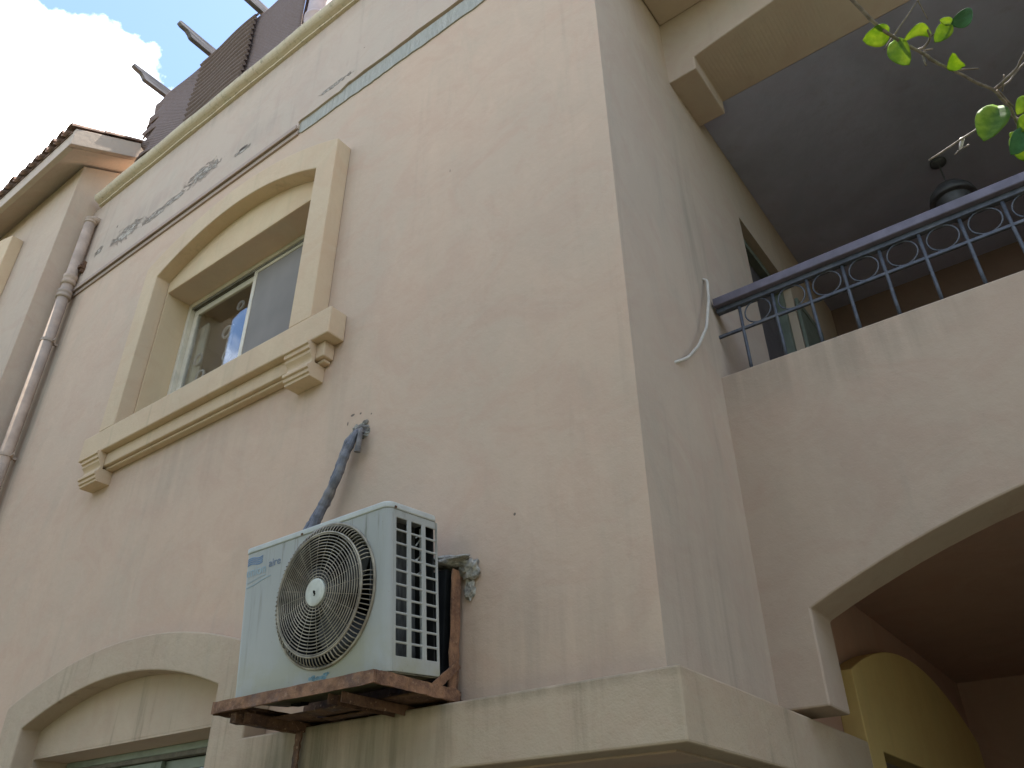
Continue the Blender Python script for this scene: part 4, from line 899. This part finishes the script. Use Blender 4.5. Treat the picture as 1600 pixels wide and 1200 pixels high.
sh = thing('shrub', 'thorny twig with bright backlit green leaves hanging in front of the balcony', 'shrub', loc=(1.5, 1.2, 0))
p_, r2 = wrapped([(1.5, 1.25, 0), (1.46, 1.3, .9), (1.3, 1.3, 1.7), (1.0, 1.3, 2.2), (STEMS[0][0][-1][0], STEMS[0][0][-1][1], STEMS[0][0][-1][2])], .02, .05, step=.05)
r2 = [.028 - .024 * i / (len(p_) - 1) for i in range(len(p_))]
MB().tube(p_, r2, 10).build('trunk', M['bark'], sh, smooth=True)
for i, (pts, r_) in enumerate(STEMS):
    out = []
    for k in range(len(pts) - 1):
        a, c = Vector(pts[k]), Vector(pts[k + 1]); n = 3
        for q in range(n): out.append(a.lerp(c, q / n))
    out.append(Vector(pts[-1]))
    for _ in range(2):
        for q in range(1, len(out) - 1): out[q] = (out[q - 1] + out[q] * 2 + out[q + 1]) / 4
    for q in range(1, len(out) - 1): out[q] = out[q] + Vector((random.uniform(-1, 1), random.uniform(-1, 1), random.uniform(-1, 1))) * r_ * .25
    rad = [r_ * 1.3 * (1.05 - .35 * q / len(out)) * random.uniform(.88, 1.12) for q in range(len(out))]
    MB().tube(out, rad, 7).build('twig', M['thorn' if i == 12 else 'bark'], sh, smooth=True)
camv = Vector((0, 0, 1.6))
for i, (pb, pt, wd, cv) in enumerate(LEAVES):
    pb, pt = Vector(pb), Vector(pt); d = pt - pb; L = d.length; d.normalize(); vw = ((pb + pt) / 2 - camv).normalized()
    nrm = (vw - d * vw.dot(d)).normalized(); nrm = (nrm + Vector((random.uniform(-.25, .25), random.uniform(-.25, .25), random.uniform(.0, .3)))).normalized(); nrm = (nrm - d * nrm.dot(d)).normalized()
    s_ = d.cross(nrm).normalized(); b = MB(); nu, nv = 10, 6
    for u in range(nu + 1):
        t = u / nu; hw = wd / 2 * (math.sin(math.pi * min(1, t * .92 + .04) ** .85)) ** .72 * (1 if t < 1 else .05)
        bend = cv * L * math.sin(math.pi * t) * .6
        for v in range(nv + 1):
            q = v / nv * 2 - 1; cup = .30 * hw * abs(q) + .03 * hw * math.sin(t * 20) * abs(q)
            side = s_ * (q * hw + (bend if abs(cv) > .31 else 0)); b.v.append(tuple(pb + d * (L * t) + side - nrm * (cup + (bend * .4 if abs(cv) <= .31 else 0))))
    for u in range(nu):
        for v in range(nv): k = u * (nv + 1) + v; b.f.append((k, k + 1, k + nv + 2, k + nv + 1)); b.mi.append(0)
    lf = b.build('leaf', M['leafd' if i in (3, 8) else 'leaf'], sh, smooth=True)
    sld = lf.modifiers.new('t', 'SOLIDIFY'); sld.thickness = .0003

# ================================================================ TREES AND HEDGE of the garden behind the photographer
M['foliage'] = simple('dark tree foliage', (.045, .085, .022), .7, .2, var=.5, scale=1.5, bump=0, obj=False)
def foliage(b, blobs, n, size, seed):
    rnd = random.Random(seed)
    wts = [r_[0] * r_[1] * r_[2] for _, r_ in blobs]
    for _ in range(n):
        c, r_ = rnd.choices(blobs, wts)[0]
        d = Vector((rnd.gauss(0, 1), rnd.gauss(0, 1), rnd.gauss(0, 1))).normalized() * rnd.uniform(.55, 1.0)
        p = Vector((c[0] + d.x * r_[0], c[1] + d.y * r_[1], c[2] + d.z * r_[2]))
        a = Vector((rnd.uniform(-1, 1), rnd.uniform(-1, 1), rnd.uniform(-1, 1))).normalized(); q = a.cross(Vector((rnd.uniform(-1, 1), rnd.uniform(-1, 1), rnd.uniform(-1, 1)))).normalized()
        s_ = size * rnd.uniform(.6, 1.3)
        b.quad(tuple(p - a * s_), tuple(p + q * s_ * .5), tuple(p + a * s_), tuple(p - q * s_ * .5))
def tree(x, y, h, cr, seed, label, blobs=None, n=5000, size=.12, trunk=True):
    t = thing('tree', label, 'tree', loc=(x, y, 0), group=None); rnd = random.Random(seed)
    MB().tube([(x, y, 0), (x + .05, y, h * .3), (x - .04, y + .05, h * .55), (x, y, h * .8)], [.14, .11, .08, .03], 12).build('trunk', M['bark'], t, smooth=True)
    for k in range(5):
        a = 1.26 * k + seed; MB().tube([(x, y, h * .4), (x + cr * .4 * math.cos(a), y + cr * .4 * math.sin(a), h * .6), (x + cr * .75 * math.cos(a), y + cr * .75 * math.sin(a), h * .78)], [.06, .04, .015], 8).build('limb', M['bark'], t, smooth=True)
    blobs = blobs or [((x + rnd.uniform(-.5, .5) * cr, y + rnd.uniform(-.5, .5) * cr, h * rnd.uniform(.5, .9)), (cr * rnd.uniform(.45, .7), cr * rnd.uniform(.45, .7), h * rnd.uniform(.14, .22))) for _ in range(9)]
    b = MB(); foliage(b, blobs, n, size, seed); b.build('crown', M['foliage'], t)
tree(-5.5, -4.2, 6.0, 2.4, 1, 'broad dark green tree across the path to the left')
tree(-9.5, -3.4, 7.5, 2.8, 6, 'tall dense unseen tree added at the far left to block sky light')  # added as an obstruction that darkens the lower left facade
tree(-1.0, -5.2, 6.6, 2.6, 2, 'tallest tree across the path with a loose rounded crown')
tree(3.4, -4.0, 5.6, 2.4, 3, 'low spreading tree across the path to the right')
tree(2.7, .6, 5.0, 1.4, 4, 'small unseen tree with a dense crown added to shade the balcony', blobs=[((2.4, .9, 3.9), (1.3, 1.3, 1.0)), ((2.9, 0, 3.4), (1.2, 1.3, .9)), ((2.6, 1.0, 4.6), (1.0, 1.0, .7)), ((3.3, 1.2, 3.6), (1.1, .9, .9))], n=7000, size=.055)  # out of view, put in to darken the balcony and porch
b = MB(); foliage(b, [((-9 + 1.2 * k, -2.9, 1.0), (.9, .55, 1.15)) for k in range(13)], 16000, .07, 9)
b.box(-9.6, 5.6, -3.1, -2.7, .1, 1.7); hg = b.build('hedge', M['foliage']); hg['label'] = 'clipped dark green hedge along the path facing the villa'; hg['category'] = 'hedge'
